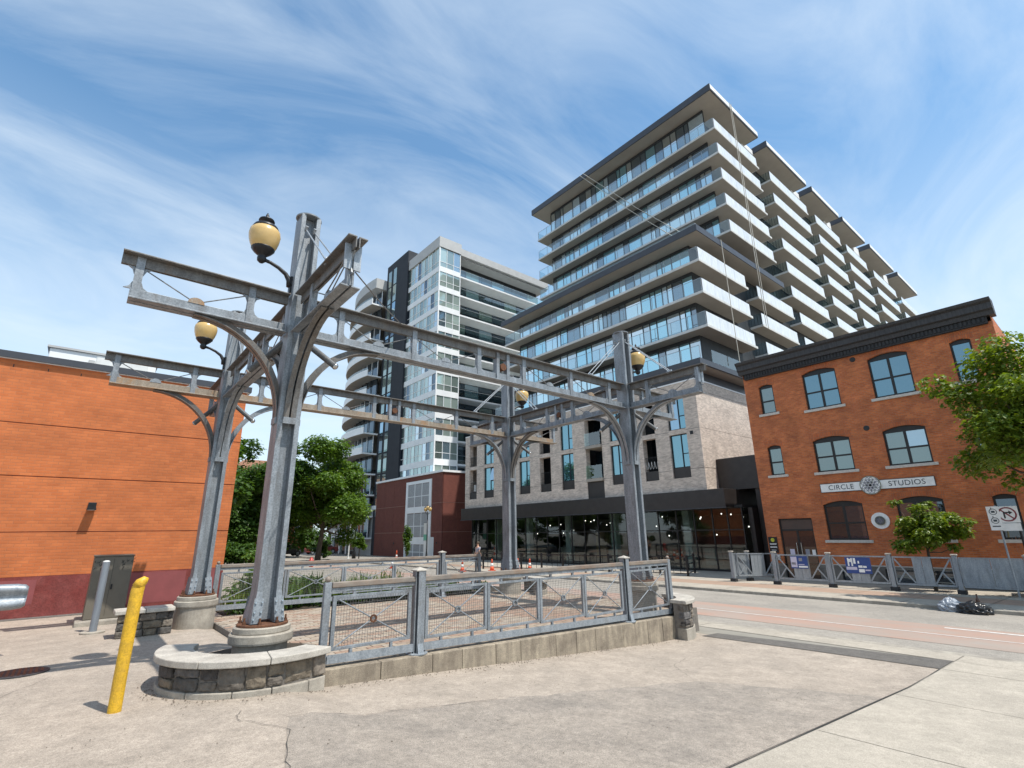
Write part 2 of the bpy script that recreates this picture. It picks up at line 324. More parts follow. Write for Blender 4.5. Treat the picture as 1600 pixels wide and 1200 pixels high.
def thing(name, label, cat, loc=(0, 0, 0), group=None):
    o = bpy.data.objects.new(name, None); COL.objects.link(o); o.location = loc; o.empty_display_size = .2
    o['label'] = label; o['category'] = cat
    if group: o['group'] = group
    LOC[o.name] = tuple(loc); return o
def tag(o, label, cat, group=None):
    o['label'] = label; o['category'] = cat
    if group: o['group'] = group
    return o
def struct(o): o['kind'] = 'structure'; return o
_unit = {}
def unit(mat, name):
    k = (mat.name, name)
    if k not in _unit: _unit[k] = MB().box(-.5, .5, -.5, .5, -.5, .5).mesh(name, mat)
    return _unit[k]
def ibox(name, mat, parent, x0, x1, y0, y1, z0, z1):
    """a box that shares its mesh with all alike pieces"""
    o = bpy.data.objects.new(name, unit(mat, name)); COL.objects.link(o)
    off = LOC[parent.name] if parent else (0, 0, 0); o.parent = parent
    o.location = ((x0+x1)/2-off[0], (y0+y1)/2-off[1], (z0+z1)/2-off[2]); o.scale = (abs(x1-x0), abs(y1-y0), abs(z1-z0)); return o
def part(name, mat, parent, *b, **k): return MB().box(*b).build(name, mat, parent, **k)
def text(body, size, mat, name, parent, origin, right, up, align='CENTER', ext=.006):
    cu = bpy.data.curves.new(name, 'FONT'); cu.body = body; cu.size = size; cu.align_x = align; cu.align_y = 'CENTER'; cu.extrude = ext; cu.space_character = 1.08
    t = bpy.data.objects.new('tmp', cu); COL.objects.link(t); bpy.context.view_layer.update()
    me = bpy.data.meshes.new_from_object(t.evaluated_get(bpy.context.evaluated_depsgraph_get())); bpy.data.objects.remove(t)
    r, u = V3(right).normalized(), V3(up).normalized(); nn = r.cross(u); off = V3(LOC[parent.name])
    for v in me.vertices: v.co = V3(origin)+r*v.co.x+u*v.co.y+nn*v.co.z-off
    me.materials.clear(); me.materials.append(mat); o = bpy.data.objects.new(name, me); COL.objects.link(o); o.parent = parent; LOC[o.name] = tuple(off); return o

# ------------------------------------------------------------------ the ground
XB = [-400, -60, -12, -1, 0, .5, 3, 7.3, 8.3, 9.0, 9.3, 10.6, 13, 16, 20, 32, 60, 140, 700]
def gx(x):
    if x <= 0: return 0.0
    if x <= .5: return -.2*x
    if x <= 7.3: return -.1-.0604*(x-.5)
    if x <= 10.6: return -.511-.027*(x-7.3)
    if x <= 40: return -.6-.0228*(x-10.6)
    return -1.27
def g(x, y):
    a = gx(x)
    if y <= -.3: return a
    if x >= 9.3: return a
    b = 0.0 if x < .5 else -.10
    if y < .3: return a+(b-a)*(y+.3)/.6
    if y > 60: return a
    if y > 30: return b+(a-b)*(y-30)/30
    return b
YB = [-400, -60, -20, -5, -.3, .3, 5.6, 12, 30, 60, 140, 700]
def sheet(name, mat, x0, x1, y0, y1, off, parent=None):
    xs = sorted({x0, x1, *[x for x in XB if x0 < x < x1]}); ys = sorted({y0, y1, *[y for y in YB if y0 < y < y1]})
    m = MB(); nx = len(xs)
    m.v = [(x, y, g(x, y)+off) for y in ys for x in xs]
    m.f = [(j*nx+i, j*nx+i+1, (j+1)*nx+i+1, (j+1)*nx+i) for j in range(len(ys)-1) for i in range(nx-1)]
    return m.build(name, mat, parent)
def poly_sheet(name, mat, pts, off, parent=None):
    m = MB(); m.v = [(x, y, g(x, y)+off) for x, y in pts]; m.f = [tuple(range(len(pts)))]; return m.build(name, mat, parent)
struct(sheet('ground', GROUNDM, -400, 700, -400, 700, 0))
dr = struct(sheet('driveway', ASPH, -40, 9.0, -4.95, 8.6, .004))
walk = struct(bpy.data.objects.new('pavement', None)); COL.objects.link(walk); LOC['pavement'] = (0, 0, 0)
# pavement slabs south of the driveway joint, each its own slab with open joints between
xs = [-13, -10.2, -7.3, -4.4, -1.55, 1.3, 4.05, 6.6, 9.02]; ys = [-16, -13.2, -10.4, -7.65, -4.97]
for i in range(len(xs)-1):
    for j in range(len(ys)-1):
        sheet('slab', WALK, xs[i]+.007, xs[i+1]-.007, ys[j]+.007, ys[j+1]-.007, .008+.002*((i*3+j*5) % 3), walk)
for j, (a, b) in enumerate([(-60, -9.3), (-9.3, -4.99), (-4.97, -.1), (-.08, 5.2), (5.22, 10), (10.02, 60)]):
    sheet('slab', WALK, 9.93, 10.62, a, b, .008, walk)
sheet('slab', WALK, 9.03, 9.92, -60, -4.99, .008, walk)
# greyer relaid area of the drive, running up to its joint with the concrete slabs
def zz(a, b, n, j, wob):
    r = random.Random(j); return [(a[0]+(b[0]-a[0])*k/n+r.uniform(-wob, wob), a[1]+(b[1]-a[1])*k/n+r.uniform(-wob, wob)) for k in range(n)]
pts = zz((-.22, -1.9), (2.0, -2.35), 9, 1, .03)+zz((2.0, -2.35), (4.9, -3.1), 9, 2, .03)+zz((4.9, -3.1), (6.3, -4.94), 5, 3, .02)+[(3, -4.94), (.5, -4.94), (-.3, -4.94)]+zz((-.9, -4.5), (-.22, -1.9), 8, 4, .05)
def ytop(x):
    P = [(-.92, -4.6), (-.62, -3.3), (-.22, -1.95), (2.0, -2.35), (4.9, -3.1), (6.3, -4.9)]
    for (a, b), (c, d) in zip(P[:-1], P[1:]):
        if a <= x <= c: return b+(d-b)*(x-a)/(c-a)+.03*sin(x*9)+.02*sin(x*23+1)
    return -4.9
xsp = sorted({-.9+.1*k for k in range(72)} | {0.0, .5, 3.0}); m = MB(); m.v = [(x, y, gx(x)+.0085) for x in xsp for y in (min(ytop(x), -4.92), -4.93) ]
m.v = [(x, (ytop(x) if e == 0 else -4.94), gx(x)+.0085) for x in xsp for e in (0, 1)]; m.f = [(2*k, 2*k+1, 2*k+3, 2*k+2) for k in range(len(xsp)-1)]
struct(m.build('asphalt_patch', ASPH2))
struct(poly_sheet('asphalt_strip', ASPHD, [(8.72, -.95), (9.3, -.98), (9.92, -4.96), (9.0, -4.96), (8.9, -3.0)], .012))
# hairline cracks: thin dark strips with their own ragged shape
def crack(pts, w, off=.0135, wob=.022):
    m = MB(); r = random.Random(len(pts)*7+1); P = []
    for a, b in zip(pts[:-1], pts[1:]): P += zz(a, b, 9, int(a[0]*91) & 255, wob)
    P.append(pts[-1])
    for k, (x, y) in enumerate(P):
        a, b = P[max(0, k-1)], P[min(len(P)-1, k+1)]; L = math.hypot(b[0]-a[0], b[1]-a[1]) or 1; nx, ny = -(b[1]-a[1])/L, (b[0]-a[0])/L
        ww = w*r.uniform(.2, 1); m.v += [(x-nx*ww, y-ny*ww, gx(x)+off), (x+nx*ww, y+ny*ww, gx(x)+off)]
    m.f = [(2*i, 2*i+1, 2*i+3, 2*i+2) for i in range(len(P)-1)]; return m
CRK = M('crack filler', (.055, .05, .045), (.09, .08, .07), 30, 1)
for P, w in ([(-.92, -4.6), (-.62, -3.3), (-.3, -2.3), (-.6, -1.7), (-.5, -1.45)], .0042), ([(-.22, -1.95), (2.0, -2.35)], .004), ([(4.9, -3.1), (5.6, -2.3), (6.5, -2.0)], .003), ([(-6, -4.95), (1, -4.955), (9, -4.96)], .007), ([(-4.2, -1.2), (-3.1, -.2), (-2.5, .6), (-2.0, 1.6)], .004):
    struct(crack(P, w, wob=.003 if w == .007 else .022).build('pavement_crack', CRK))
# street
struct(sheet('road', ROADM, 10.9, 18.6, -120, 160, .004))
struct(sheet('gutter', CONC, 10.62, 10.9, -120, 160, .006))
struct(sheet('red_paving_band', REDPAVE, 11.75, 14.7, -120, 60, .009))
struct(sheet('lane_line', WHITEP, 13.0, 13.06, -120, 40, .0135))
for y in (-18.5, -12.0, -5.6): struct(sheet('lane_dash', WHITEP, 14.22, 14.34, y, y+1.6 if y > -6 else y+3, .0135))
fk = MB(); fk.box(18.6, 18.78, -120, 160, gx(18.7)-.3, gx(18.7)+.11); struct(fk.build('kerb', CONC, bevel=.015))
fw = struct(bpy.data.objects.new('far_pavement', None)); COL.objects.link(fw); LOC['far_pavement'] = (0, 0, 0)
y = -40
while y < 44:
    for a, b, mm in ((18.79, 20.6, WALK), (20.62, 22.6, PINKPAVE), (22.62, 25, WALK), (25.02, 33.2, WALK)):
        q = MB(); z0, z1 = gx(a)+.105, gx(b)+.105; q.add([(a, y, z0), (b, y, z1), (b, y+1.98, z1), (a, y+1.98, z0)], [(0, 1, 2, 3)]); q.build('slab', mm, fw)
    y += 2
# manhole
mh = thing('manhole_cover', 'round dark iron manhole cover set in the asphalt near the orange wall', 'manhole', (-2.31, 2.16, 0))
MB().lathe([(.30, .0), (.30, .012), (.27, .014)], (-2.31, 2.16, .006), 28).build('rim', CORN, mh)
q = MB()
for i in range(-4, 5):
    h = math.sqrt(max(.0, .25**2-(i*.055)**2)); q.box(-2.31+i*.055-.015, -2.31+i*.055+.015, 2.16-h, 2.16+h, .019, .024)
q.build('lid_ribs', BLACKM, mh)

# ------------------------------------------------------------------ plaza
def zp(x): return .05-.011*x
PX0, PX1, PY0, PY1 = .35, 9.28, -.555, 5.5
q = MB(); q.add([(PX0, PY0, -.7), (PX1, PY0, -.7), (PX1, PY1, -.7), (PX0, PY1, -.7), (PX0, PY0, zp(PX0)-.012), (PX1, PY0, zp(PX1)-.012), (PX1, PY1, zp(PX1)-.012), (PX0, PY1, zp(PX0)-.012)],
                [(3, 2, 1, 0), (4, 5, 6, 7), (0, 1, 5, 4), (1, 2, 6, 5), (2, 3, 7, 6), (3, 0, 4, 7)])
plaza = struct(q.build('plaza', MORTAR))
cells = []
W_, H_ = .245, .125
y = PY0+.01; row = 0
while y+H_ < PY1:
    x = PX0+.01+(W_/2 if row % 2 else 0)
    while x+W_ < PX1: cells.append((x, y)); x += W_
    y += H_; row += 1
cells.sort(key=lambda c: (c[0]+2.06)**2+(c[1]+7.54)**2)
pm = []
for mt in PAVES:
    b = MB(); h = .004; a, c = (W_-.008)/2, (H_-.008)/2
    b.add([(-a, -c, -.02), (a, -c, -.02), (a, c, -.02), (-a, c, -.02), (-a+h, -c+h, 0), (a-h, -c+h, 0), (a-h, c-h, 0), (-a+h, c-h, 0)], [(4, 5, 6, 7), (0, 1, 5, 4), (1, 2, 6, 5), (2, 3, 7, 6), (3, 0, 4, 7)])
    pm.append(b)
ms = [b.mesh('paver', mt) for b, mt in zip(pm, PAVES)]
rest = [MB() for _ in PAVES]
for i, (x, y) in enumerate(cells):
    k = random.choice((0, 0, 1, 2, 2, 3) if not (5.2 < x < 6.4 or 1.9 < y < 2.5) else (3, 3, 1)); z = zp(x+W_/2)+random.uniform(-.003, .002)
    if i < 300:
        o = bpy.data.objects.new('paver', ms[k]); COL.objects.link(o); o.parent = plaza; o.location = (x+W_/2, y+H_/2, z); o.rotation_euler = (random.uniform(-.008, .008), .011+random.uniform(-.006, .006), random.uniform(-.01, .01))
    else: rest[k].add([(a+x+W_/2, b+y+H_/2, c+z) for a, b, c in pm[k].v], pm[k].f)
for k in range(4): rest[k].build('paver_field', PAVES[k], plaza, kind='stuff')
# retaining kerb below the front railing
kt = lambda x: .085-.0235*(x-.5)
kw = thing('retaining_kerb', 'low stained concrete retaining kerb under the mesh railing beside the drive', 'kerb', (4, -.68, 0))
x = .52; r = random.Random(3)
while x < 8.05:
    w = min(r.choice((.62, .78, .95, .5)), 8.1-x); q = MB(); a, b = x+.003, x+w-.003; dy = r.uniform(-.004, .006)
    q.add([(a, -.81+dy, -.9), (b, -.81+dy, -.9), (b, -.56, -.9), (a, -.56, -.9), (a, -.80+dy, kt(a)), (b, -.80+dy, kt(b)), (b, -.56, kt(b)), (a, -.56, kt(a))], [(3, 2, 1, 0), (4, 5, 6, 7), (0, 1, 5, 4), (1, 2, 6, 5), (2, 3, 7, 6), (3, 0, 4, 7)])
    q.build('block', CONCK, kw, bevel=.012); x += w

# ------------------------------------------------------------------ curved stone seats and pedestals
def arc_block(c, r0, r1, a0, a1, z0, z1, n=4):
    m = MB()
    for i in range(n+1):
        t = a0+(a1-a0)*i/n
        for rr, z in ((r0, z0), (r1, z0), (r1, z1), (r0, z1)): m.v.append((c[0]+rr*cos(t), c[1]+rr*sin(t), z))
    for i in range(n):
        for k in range(4): m.f.append((i*4+k, i*4+(k+1) % 4, i*4+4+(k+1) % 4, i*4+4+k))
    m.f += [(3, 2, 1, 0), (n*4, n*4+1, n*4+2, n*4+3)]; return m
def seat(c, a0, a1, zb, zt, label, seed, zbase=None):
    r = random.Random(seed); t = thing('stone_seat', label, 'stone seat', (c[0], c[1], zb))
    A0, A1 = rad(a0), rad(a1)
    arc_block(c, .80, 1.035, A0+.012, A1-.012, zb-.4, zt-.071, 24).build('core', MORTAR, t)
    # cap stones
    n = max(2, int((A1-A0)*1.0/.55))
    for i in range(n): arc_block(c, .73, 1.125, A0+(A1-A0)*i/n+.003, A0+(A1-A0)*(i+1)/n-.003, zt-.07, zt+r.uniform(-.003, .003), 6).build('cap_stone', CAPST, t, bevel=.01)
    # concrete footing course and rough stones above
    fz = zb+.13 if zbase is None else zbase
    a = A0
    while a < A1-.03:
        w = min(r.uniform(.25, .5), A1-a); arc_block(c, .85, 1.075+r.uniform(-.004, .006), a+.004, a+w-.004, zb-.3, fz-.006, 4).build('footing_stone', CONC, t, bevel=.01); a += w
    rows = max(1, round((zt-.07-fz)/.17)); rh = (zt-.072-fz)/rows
    for k in range(rows):
        a = A0
        while a < A1-.02:
            w = min(r.uniform(.13, .36), A1-a)
            if A1-a-w < .1: w = A1-a
            z0, z1 = fz+k*rh, fz+(k+1)*rh; ro = 1.06+r.uniform(-.014, .016)
            if r.random() < .3 and rh > .12:
                zm = (z0+z1)/2+r.uniform(-.02, .02)
                arc_block(c, .9, ro, a+.007, a+w-.007, z0+.006, zm-.005, 3).build('stone', r.choice(STONES), t, bevel=.022, rugged=True)
                arc_block(c, .9, ro+r.uniform(-.01, .01), a+.007, a+w-.007, zm+.005, z1-.006, 3).build('stone', r.choice(STONES), t, bevel=.022, rugged=True)
            else: arc_block(c, .9, ro, a+.007, a+w-.007, z0+.006, z1-.006, 3).build('stone', r.choice(STONES), t, bevel=.022, rugged=True)
            a += w
    return t
LX, LY = 8.0, 4.66
seat((0, 0), 148, 299, -.06, .375, 'curved rough stone seat with pale cap in front of the yellow bollard', 5)
seat((8, 0), 268, 360, -.56, .235, 'curved stone seat end wall where the railing meets the street', 8, -.3)
seat((8, LY), 285, 380, -.04, .36, 'curved stone seat round the far column base inside the plaza', 12)
# straight stone seat by the rear left column
t = thing('stone_seat', 'straight rough stone seat with pale cap between the grey cabinet and the rear column base', 'stone seat', (-.8, 4.3, 0)); r = random.Random(4)
part('core', MORTAR, t, -1.22, -.42, 4.16, 4.5, -.1, .385)
for a, b in ((-1.3, -.86), (-.855, -.42)): part('cap_stone', CAPST, t, a, b, 4.06, 4.56, .387, .455, bevel=.012)
for z0, z1 in ((.0, .12), (.125, .25), (.255, .38)):
    x = -1.25
    while x < -.45:
        w = min(r.uniform(.13, .32), -.42-x); part('stone', r.choice(STONES), t, x+.006, x+w-.006, 4.11+r.uniform(-.012, .012), 4.2, z0+.004, z1-.004, bevel=.02, rugged=True); x += w
def pedestal(x, y, zb, label):
    z = .59; t = thing('column_pedestal', label, 'pedestal', (x, y, zb))
    MB().lathe([(.32, zb-.2), (.32, .375)], (x, y, 0), 40).build('shaft', CONC, t)
    MB().lathe([(.372, .378), (.378, .40), (.378, .475), (.365, .49)], (x, y, 0), 40).build('lower_ring', CONC, t)
    MB().lathe([(.335, .492), (.34, .505), (.34, .555), (.327, .567)], (x, y, 0), 40).build('upper_ring', CONC, t)
pedestal(0, 0, .1, 'round tiered concrete pedestal inside the curved front stone seat')
t = thing('column_pedestal', 'tall round concrete pedestal at the end of the straight stone seat', 'pedestal', (0, LY, 0))
MB().lathe([(.352, -.1), (.352, .375)], (0, LY, 0), 40).build('shaft', CONC, t); MB().lathe([(.372, .378), (.378, .40), (.378, .475), (.365, .49)], (0, LY, 0), 40).build('lower_ring', CONC, t)
MB().lathe([(.335, .492), (.34, .505), (.34, .555), (.327, .567)], (0, LY, 0), 40).build('upper_ring', CONC, t)
pedestal(8, 0, -.1, 'round concrete pedestal behind the railing end nearest the street')
pedestal(8, LY, -.1, 'round concrete pedestal at the far corner of the plaza')
# soil inside the front seat
struct(MB().lathe([(.79, .05), (.79, .2)], (0, 0, 0), 30).build('planter_soil', SOIL))

# ------------------------------------------------------------------ steel pergola
pg = thing('steel_pergola', 'galvanised steel pergola of four columns and open truss beams over the plaza', 'pergola', (4, 2.33, 0))
ZT, ZB = 5.16, 4.55
def column(cx, cy):
    m = MB(); zs = [(.60, .05), (.66, .048), (.9, .008), (.98, 0), (6.58, 0)]
    for sx in (-1, 1):                       # two deep side members with a recessed web between them
        prev = None
        for z, fl in zs:
            xi, xo, yy = sx*(.082-.012*(fl > .05)), sx*(.150+fl), .156+fl*.8
            b = len(m.v); m.v += [(cx+xi, cy-yy, z), (cx+xo, cy-yy, z), (cx+xo, cy+yy, z), (cx+xi, cy+yy, z)]
            if prev is not None:
                for k in range(4): m.f.append((prev+k, prev+(k+1) % 4, b+(k+1) % 4, b+k))
            else: m.f.append((b+3, b+2, b+1, b))
            prev = b
        m.f.append((prev, prev+1, prev+2, prev+3))
    col = m.build('column', GALV, pg, bevel=.004)
    q = MB(); q.box(cx-.0815, cx+.0815, cy-.03, cy+.03, .63, 6.57); q.build('web', GALV, col)
    MB().lathe([(.188, 6.58), (.196, 6.585), (.196, 6.605), (.18, 6.607)], (cx, cy, 0), 28).build('cap', GALV, col)
    MB().lathe([(.305, .569), (.305, .592), (.297, .598)], (cx, cy, 0), 32).build('base_plate', RUST, col)
    for k in range(8):
        a = pi/8+k*pi/4; px, py = cx+.268*cos(a), cy+.268*sin(a); q = MB(); q.cyl((px, py, .59), (px, py, .675), .012, n=8); q.cyl((px, py, .60), (px, py, .63), .023, n=6); q.build('anchor_bolt', RUST, col)
    for sx in (-1, 1):
        q = MB(); xa, xb = sx*.10, sx*.30
        for sy in (-1, 1):
            q = MB(); q.bar((cx+sx*.142, cy+sy*.211, .61), (cx+sx*.117, cy+sy*.167, .9), .115, .01, (0, sy, 0)); fp = q.build('foot_plate', GALV, col)
            B = MB()
            for u in (-.038, .038):
                for z, d in ((.66, .205), (.74, .193), (.85, .177)): B.cyl((cx+sx*(.142-.085*(z-.61))+u, cy+sy*d, z), (cx+sx*(.142-.085*(z-.61))+u, cy+sy*(d+.024), z+.004), .012, n=6)
            B.build('bolts', STEELB, fp, kind='stuff')
    q = MB()
    for ax, ay in ((1, 0), (-1, 0), (0, 1), (0, -1)):
        q.box(cx+ax*.164-abs(ay)*.088-abs(ax)*.012, cx+ax*.164+abs(ay)*.088+abs(ax)*.012, cy+ay*.164-abs(ax)*.088-abs(ay)*.012, cy+ay*.164+abs(ax)*.088+abs(ay)*.012, 3.18, 3.27)
    q.build('bracket_shoe', GALV, col, kind='stuff')
    return col
def ax_(axis, c):
    """maps (u along, w across, z) onto the beam line"""
    return (lambda u, w, z: (u, c+w, z)) if axis == 'x' else (lambda u, w, z: (c+w, u, z))
def abox(m, f, u0, u1, w0, w1, z0, z1):
    a, b = f(u0, w0, z0), f(u1, w1, z1); m.box(a[0], b[0], a[1], b[1], a[2], b[2])
def truss(axis, c, L, posts, splice, rusty=False):
    f = ax_(axis, c); segs = [(-2.2, -.17, -2.06), (.17, L-.17, None), (L+.17, L+2.2, L+2.06)]
    top = MB(); bot = MB()
    e = 0.0 if axis == 'x' else .0025
    for a, b, lo in segs:
        la, lb = (a, b) if lo is None else ((lo, b) if lo < 0 else (a, lo))
        for s in (-1, 1):
            abox(top, f, a, b, s*.013, s*.125, ZT+e, ZT+.02+e); abox(top, f, a, b, s*.013, s*.03, ZT-.135, ZT+e-.001)
            abox(bot, f, la, lb, s*.013, s*.125, ZB+e, ZB+.02+e); abox(bot, f, la, lb, s*.013, s*.03, ZB+.021+e, ZB+.16)
    tr = top.build('upper_chord', GALVW, pg, bevel=.003)
    bot.build('lower_chord', GALVR if rusty else GALV, tr, bevel=.003)
    for p, (l_, r_) in posts.items():
        q = MB(); abox(q, f, p-.045, p+.045, -.042, .042, ZB+.03, ZT-.004)
        for z, sg in ((ZT-.137, -1), (ZB+.162, 1)):     # curved-looking gussets at the corners
            poly = [(p-.13, z), (p-.075, z+sg*.035), (p-.05, z+sg*.10), (p+.05, z+sg*.10), (p+.075, z+sg*.035), (p+.13, z)]
            q.prism(poly, lambda u, v, w: f(u, w, v), -.012, .012)
        q.build('post', GALV, tr)
        for nd in (l_, r_):
            if nd is None: continue
            MB().cyl(f(p+(.06 if nd > p else -.06), 0, ZT-.15), f(nd+(-.05 if nd > p else .05), 0, ZB+.19), .0085, n=6).build('brace_rod', ROD, tr)
    for nd in sorted({n_ for v in posts.values() for n_ in v if n_ is not None}):
        N = MB(); N.prism([(nd+.1*cos(t*pi/8), ZB+.15+.085*sin(t*pi/8)) for t in range(9)], lambda u, v, w: f(u, w, v), -.036, .036); N.build('node_plate', GALVR if random.random() < .6 else GALV, tr)
    if splice is not None:
        q = MB()
        for s in (-1, 1): abox(q, f, splice+s*.13-.035, splice+s*.13+.035, -.06, .06, ZB+.03, ZT-.004)
        abox(q, f, splice-.16, splice+.16, -.05, .05, ZB+.03, ZB+.17); q.build('splice_plate', GALV, tr)
        a, b = f(splice, -.07, 4.86), f(splice, .07, 4.86); MB().cyl(a, b, .075, n=16).build('splice_ring', RUST, tr)
    # arched brackets and tie rods at both columns
    for base in (0, L):
        for s in (-1, 1):
            m = MB(); pts = []
            for k in range(15):
                t = (pi/2)*k/14; pts.append((base+s*(.168+1.17*(1-cos(t))), 3.27+1.255*sin(t), t))
            for side in (-1, 1):
                o = len(m.v)
                for u, z, t in pts:
                    nx, nz = -s*cos(t)*1.0, sin(t)*1.0     # towards the corner between column and beam
                    tx = (nx*.016, nz*.016)
                    for (w, k) in ((side*.014, 0), (side*.085, 0), (side*.085, 1), (side*.028, 1), (side*.028, 6.5), (side*.014, 6.5)):
                        m.v.append(f(u+tx[0]*k*.9, w, z+tx[1]*k*.9))
                for i in range(14):
                    for k in range(6): m.f.append((o+i*6+k, o+i*6+(k+1) % 6, o+i*6+6+(k+1) % 6, o+i*6+6+k))
                m.f += [tuple(o+k for k in range(6)), tuple(o+14*6+k for k in range(6))[::-1]]
            m.build('arched_bracket', GALVW if (random.random() < .4) else GALV, tr)
            if s > 0 or (axis == 'x' and base == 0): continue
            q = MB()
            for w in (-.09, .09): q.cyl(f(base+s*.13, w*.7, 6.33), f(base+s*1.36, w, ZT+.03), .011, n=8); q.cyl(f(base+s*1.3, w, ZT+.02), f(base+s*1.42, w, ZT+.045), .028, n=8); q.cyl(f(base+s*.12, w*.7, 6.30), f(base+s*.18, w*.7, 6.36), .026, n=8)
            q.build('tie_rod', GALVB, tr, kind='stuff')
    return tr
px = {-2.0: (None, -1.33), -.67: (-1.33, None), .67: (None, 1.33), 2.0: (1.33, 2.67), 3.42: (2.67, None), 4.58: (None, 5.33), 6.0: (5.33, 6.67), 7.33: (6.67, None), 8.67: (None, 9.33), 10.0: (9.33, None)}
py = {-2.0: (None, -1.33), -.67: (-1.33, None), .67: (None, 1.33), 1.82: (1.33, None), 2.84: (None, 3.33), 3.99: (3.33, None), 5.33: (None, 5.99), 6.66: (5.99, None)}
for cx, cy in ((0, 0), (8, 0), (0, LY), (8, LY)): column(cx, cy)
truss('x', 0, LX, px, 4.0); truss('x', LY, LX, px, 4.0, True)
truss('y', 0, LY, py, 2.33); truss('y', LX, LY, py, 2.33)
# end plates seen on the front truss ends, light tubes set diagonally under each crossing
for cx in (0, 8):
    q = MB()
    for s in (-1, 1): q.box(cx+s*.014, cx+s*.105, -2.075, -2.05, 4.78, 5.12)
    q.build('end_plate', GALVB, pg)
for a, b in (((.06, -2.03, 4.78), (1.75, -.02, 5.19)), ((-.06, -2.03, 5.0), (-.06, -1.4, 4.72))): MB().tube([a, ((a[0]+b[0])/2, (a[1]+b[1])/2, (a[2]+b[2])/2-.03), b], .009, 6).build('cable', ROD, pg)
for cx, cy in ((0, 0), (8, 0), (0, LY), (8, LY)):
    for s in (-1, 1):
        a = V3((cx+s*.10, cy-s*.10, 4.47)); b = V3((cx+s*.47, cy-s*.47, 4.05)); d = (b-a).normalized()
        o = MB().tube([a, b], .046, 14).build('strut_tube', GALVD, pg, smooth=False)
        MB().tube([b-d*.004, b+d*.012, b+d*.03, b+d*.042], [.05, .05, .036, .012], 14).build('tube_cap', STEELB, o, smooth=True)
def globe_lamp(cx, cy, s, label):
    t = thing('globe_lamp', label, 'lamp', (cx+s*.2, cy, 5.46), 'globe lamps on the pergola columns'); gx_, z = cx+s*.61, 5.98
    pts = [(cx+s*.172, cy, 5.34), (cx+s*.19, cy, 5.44), (cx+s*.25, cy, 5.53), (cx+s*.36, cy, 5.60), (cx+s*.48, cy, 5.645), (cx+s*.57, cy, 5.66), (gx_, cy, 5.665)]
    MB().tube(pts, [.05, .042, .032, .028, .026, .028, .03], 10).build('arm', BLACKM, t, smooth=True)
    MB().box(cx+s*.15, cx+s*.18, cy-.045, cy+.045, 5.22, 5.5).build('wall_plate', BLACKM, t)
    MB().lathe([(.03, 5.60), (.06, 5.63), (.065, 5.68), (.05, 5.70), (.07, 5.72), (.125, 5.77), (.165, 5.82), (.162, 5.835)], (gx_, cy, 0), 20).build('cup', BLACKM, t, smooth=True)
    MB().lathe([(.12, 5.77), (.155, 5.82), (.19, 5.90), (.212, 5.98), (.222, 6.06), (.21, 6.13), (.17, 6.175)], (gx_, cy, 0), 24).build('globe', LAMPG, t, smooth=True)
    MB().lathe([(.18, 6.155), (.185, 6.18), (.165, 6.215), (.12, 6.245), (.065, 6.26), (.055, 6.30), (.115, 6.31), (.105, 6.335), (.05, 6.365), (.02, 6.385), (.026, 6.41), (.006, 6.46)], (gx_, cy, 0), 20).build('finial', BLACKM, t, smooth=True)
globe_lamp(0, 0, -1, 'amber globe lamp on the column standing in the curved front stone seat')
globe_lamp(0, LY, -1, 'amber globe lamp on the column beside the orange brick wall')
globe_lamp(8, 0, 1, 'amber globe lamp on the column by the railing end at the street')
globe_lamp(8, LY, 1, 'amber globe lamp on the far plaza column before the buff brick base')

# ------------------------------------------------------------------ railings
def mesh_panel(rl, x0, x1, y, z0, z1, rosette):
    """framed wire panel with crossed rods"""
    fr = MB(); e = .022
    fr.box(x0, x0+.05, y-e, y+e, z0, z1); fr.box(x1-.05, x1, y-e, y+e, z0, z1); fr.box(x0+.05, x1-.05, y-e, y+e, z0, z0+.035); fr.box(x0+.05, x1-.05, y-e, y+e, z1-.035, z1)
    p = fr.build('mesh_panel', GALV, rl, bevel=.003)
    a, b, c, d = x0+.05, x1-.05, z0+.035, z1-.035; q = MB(); n = int((b-a)/.038)
    for i in range(1, n): x = a+(b-a)*i/n; q.box(x-.0016, x+.0016, y+.004, y+.0072, c, d)
    n = int((d-c)/.038)
    for i in range(1, n): z = c+(d-c)*i/n; q.box(a, b, y+.0005, y+.0037, z-.0016, z+.0016)
    q.build('wire_mesh', ROD, p)
    q = MB(); q.cyl((a, y-.012, c), (b, y-.012, d), .009, n=8); q.cyl((a, y-.014, d), (b, y-.014, c), .009, n=8); q.build('cross_rods', GALV, p)
    xc, zc = (a+b)/2, (c+d)/2; q = MB()
    for k in range(18):
        t0, t1 = 2*pi*k/18, 2*pi*(k+1)/18; q.bar((xc+.04*cos(t0), y-.024, zc+.04*sin(t0)), (xc+.04*cos(t1), y-.024, zc+.04*sin(t1)), .022, .02, (0, 1, 0))
    q.build('rosette', RUST if rosette else GALV, p)
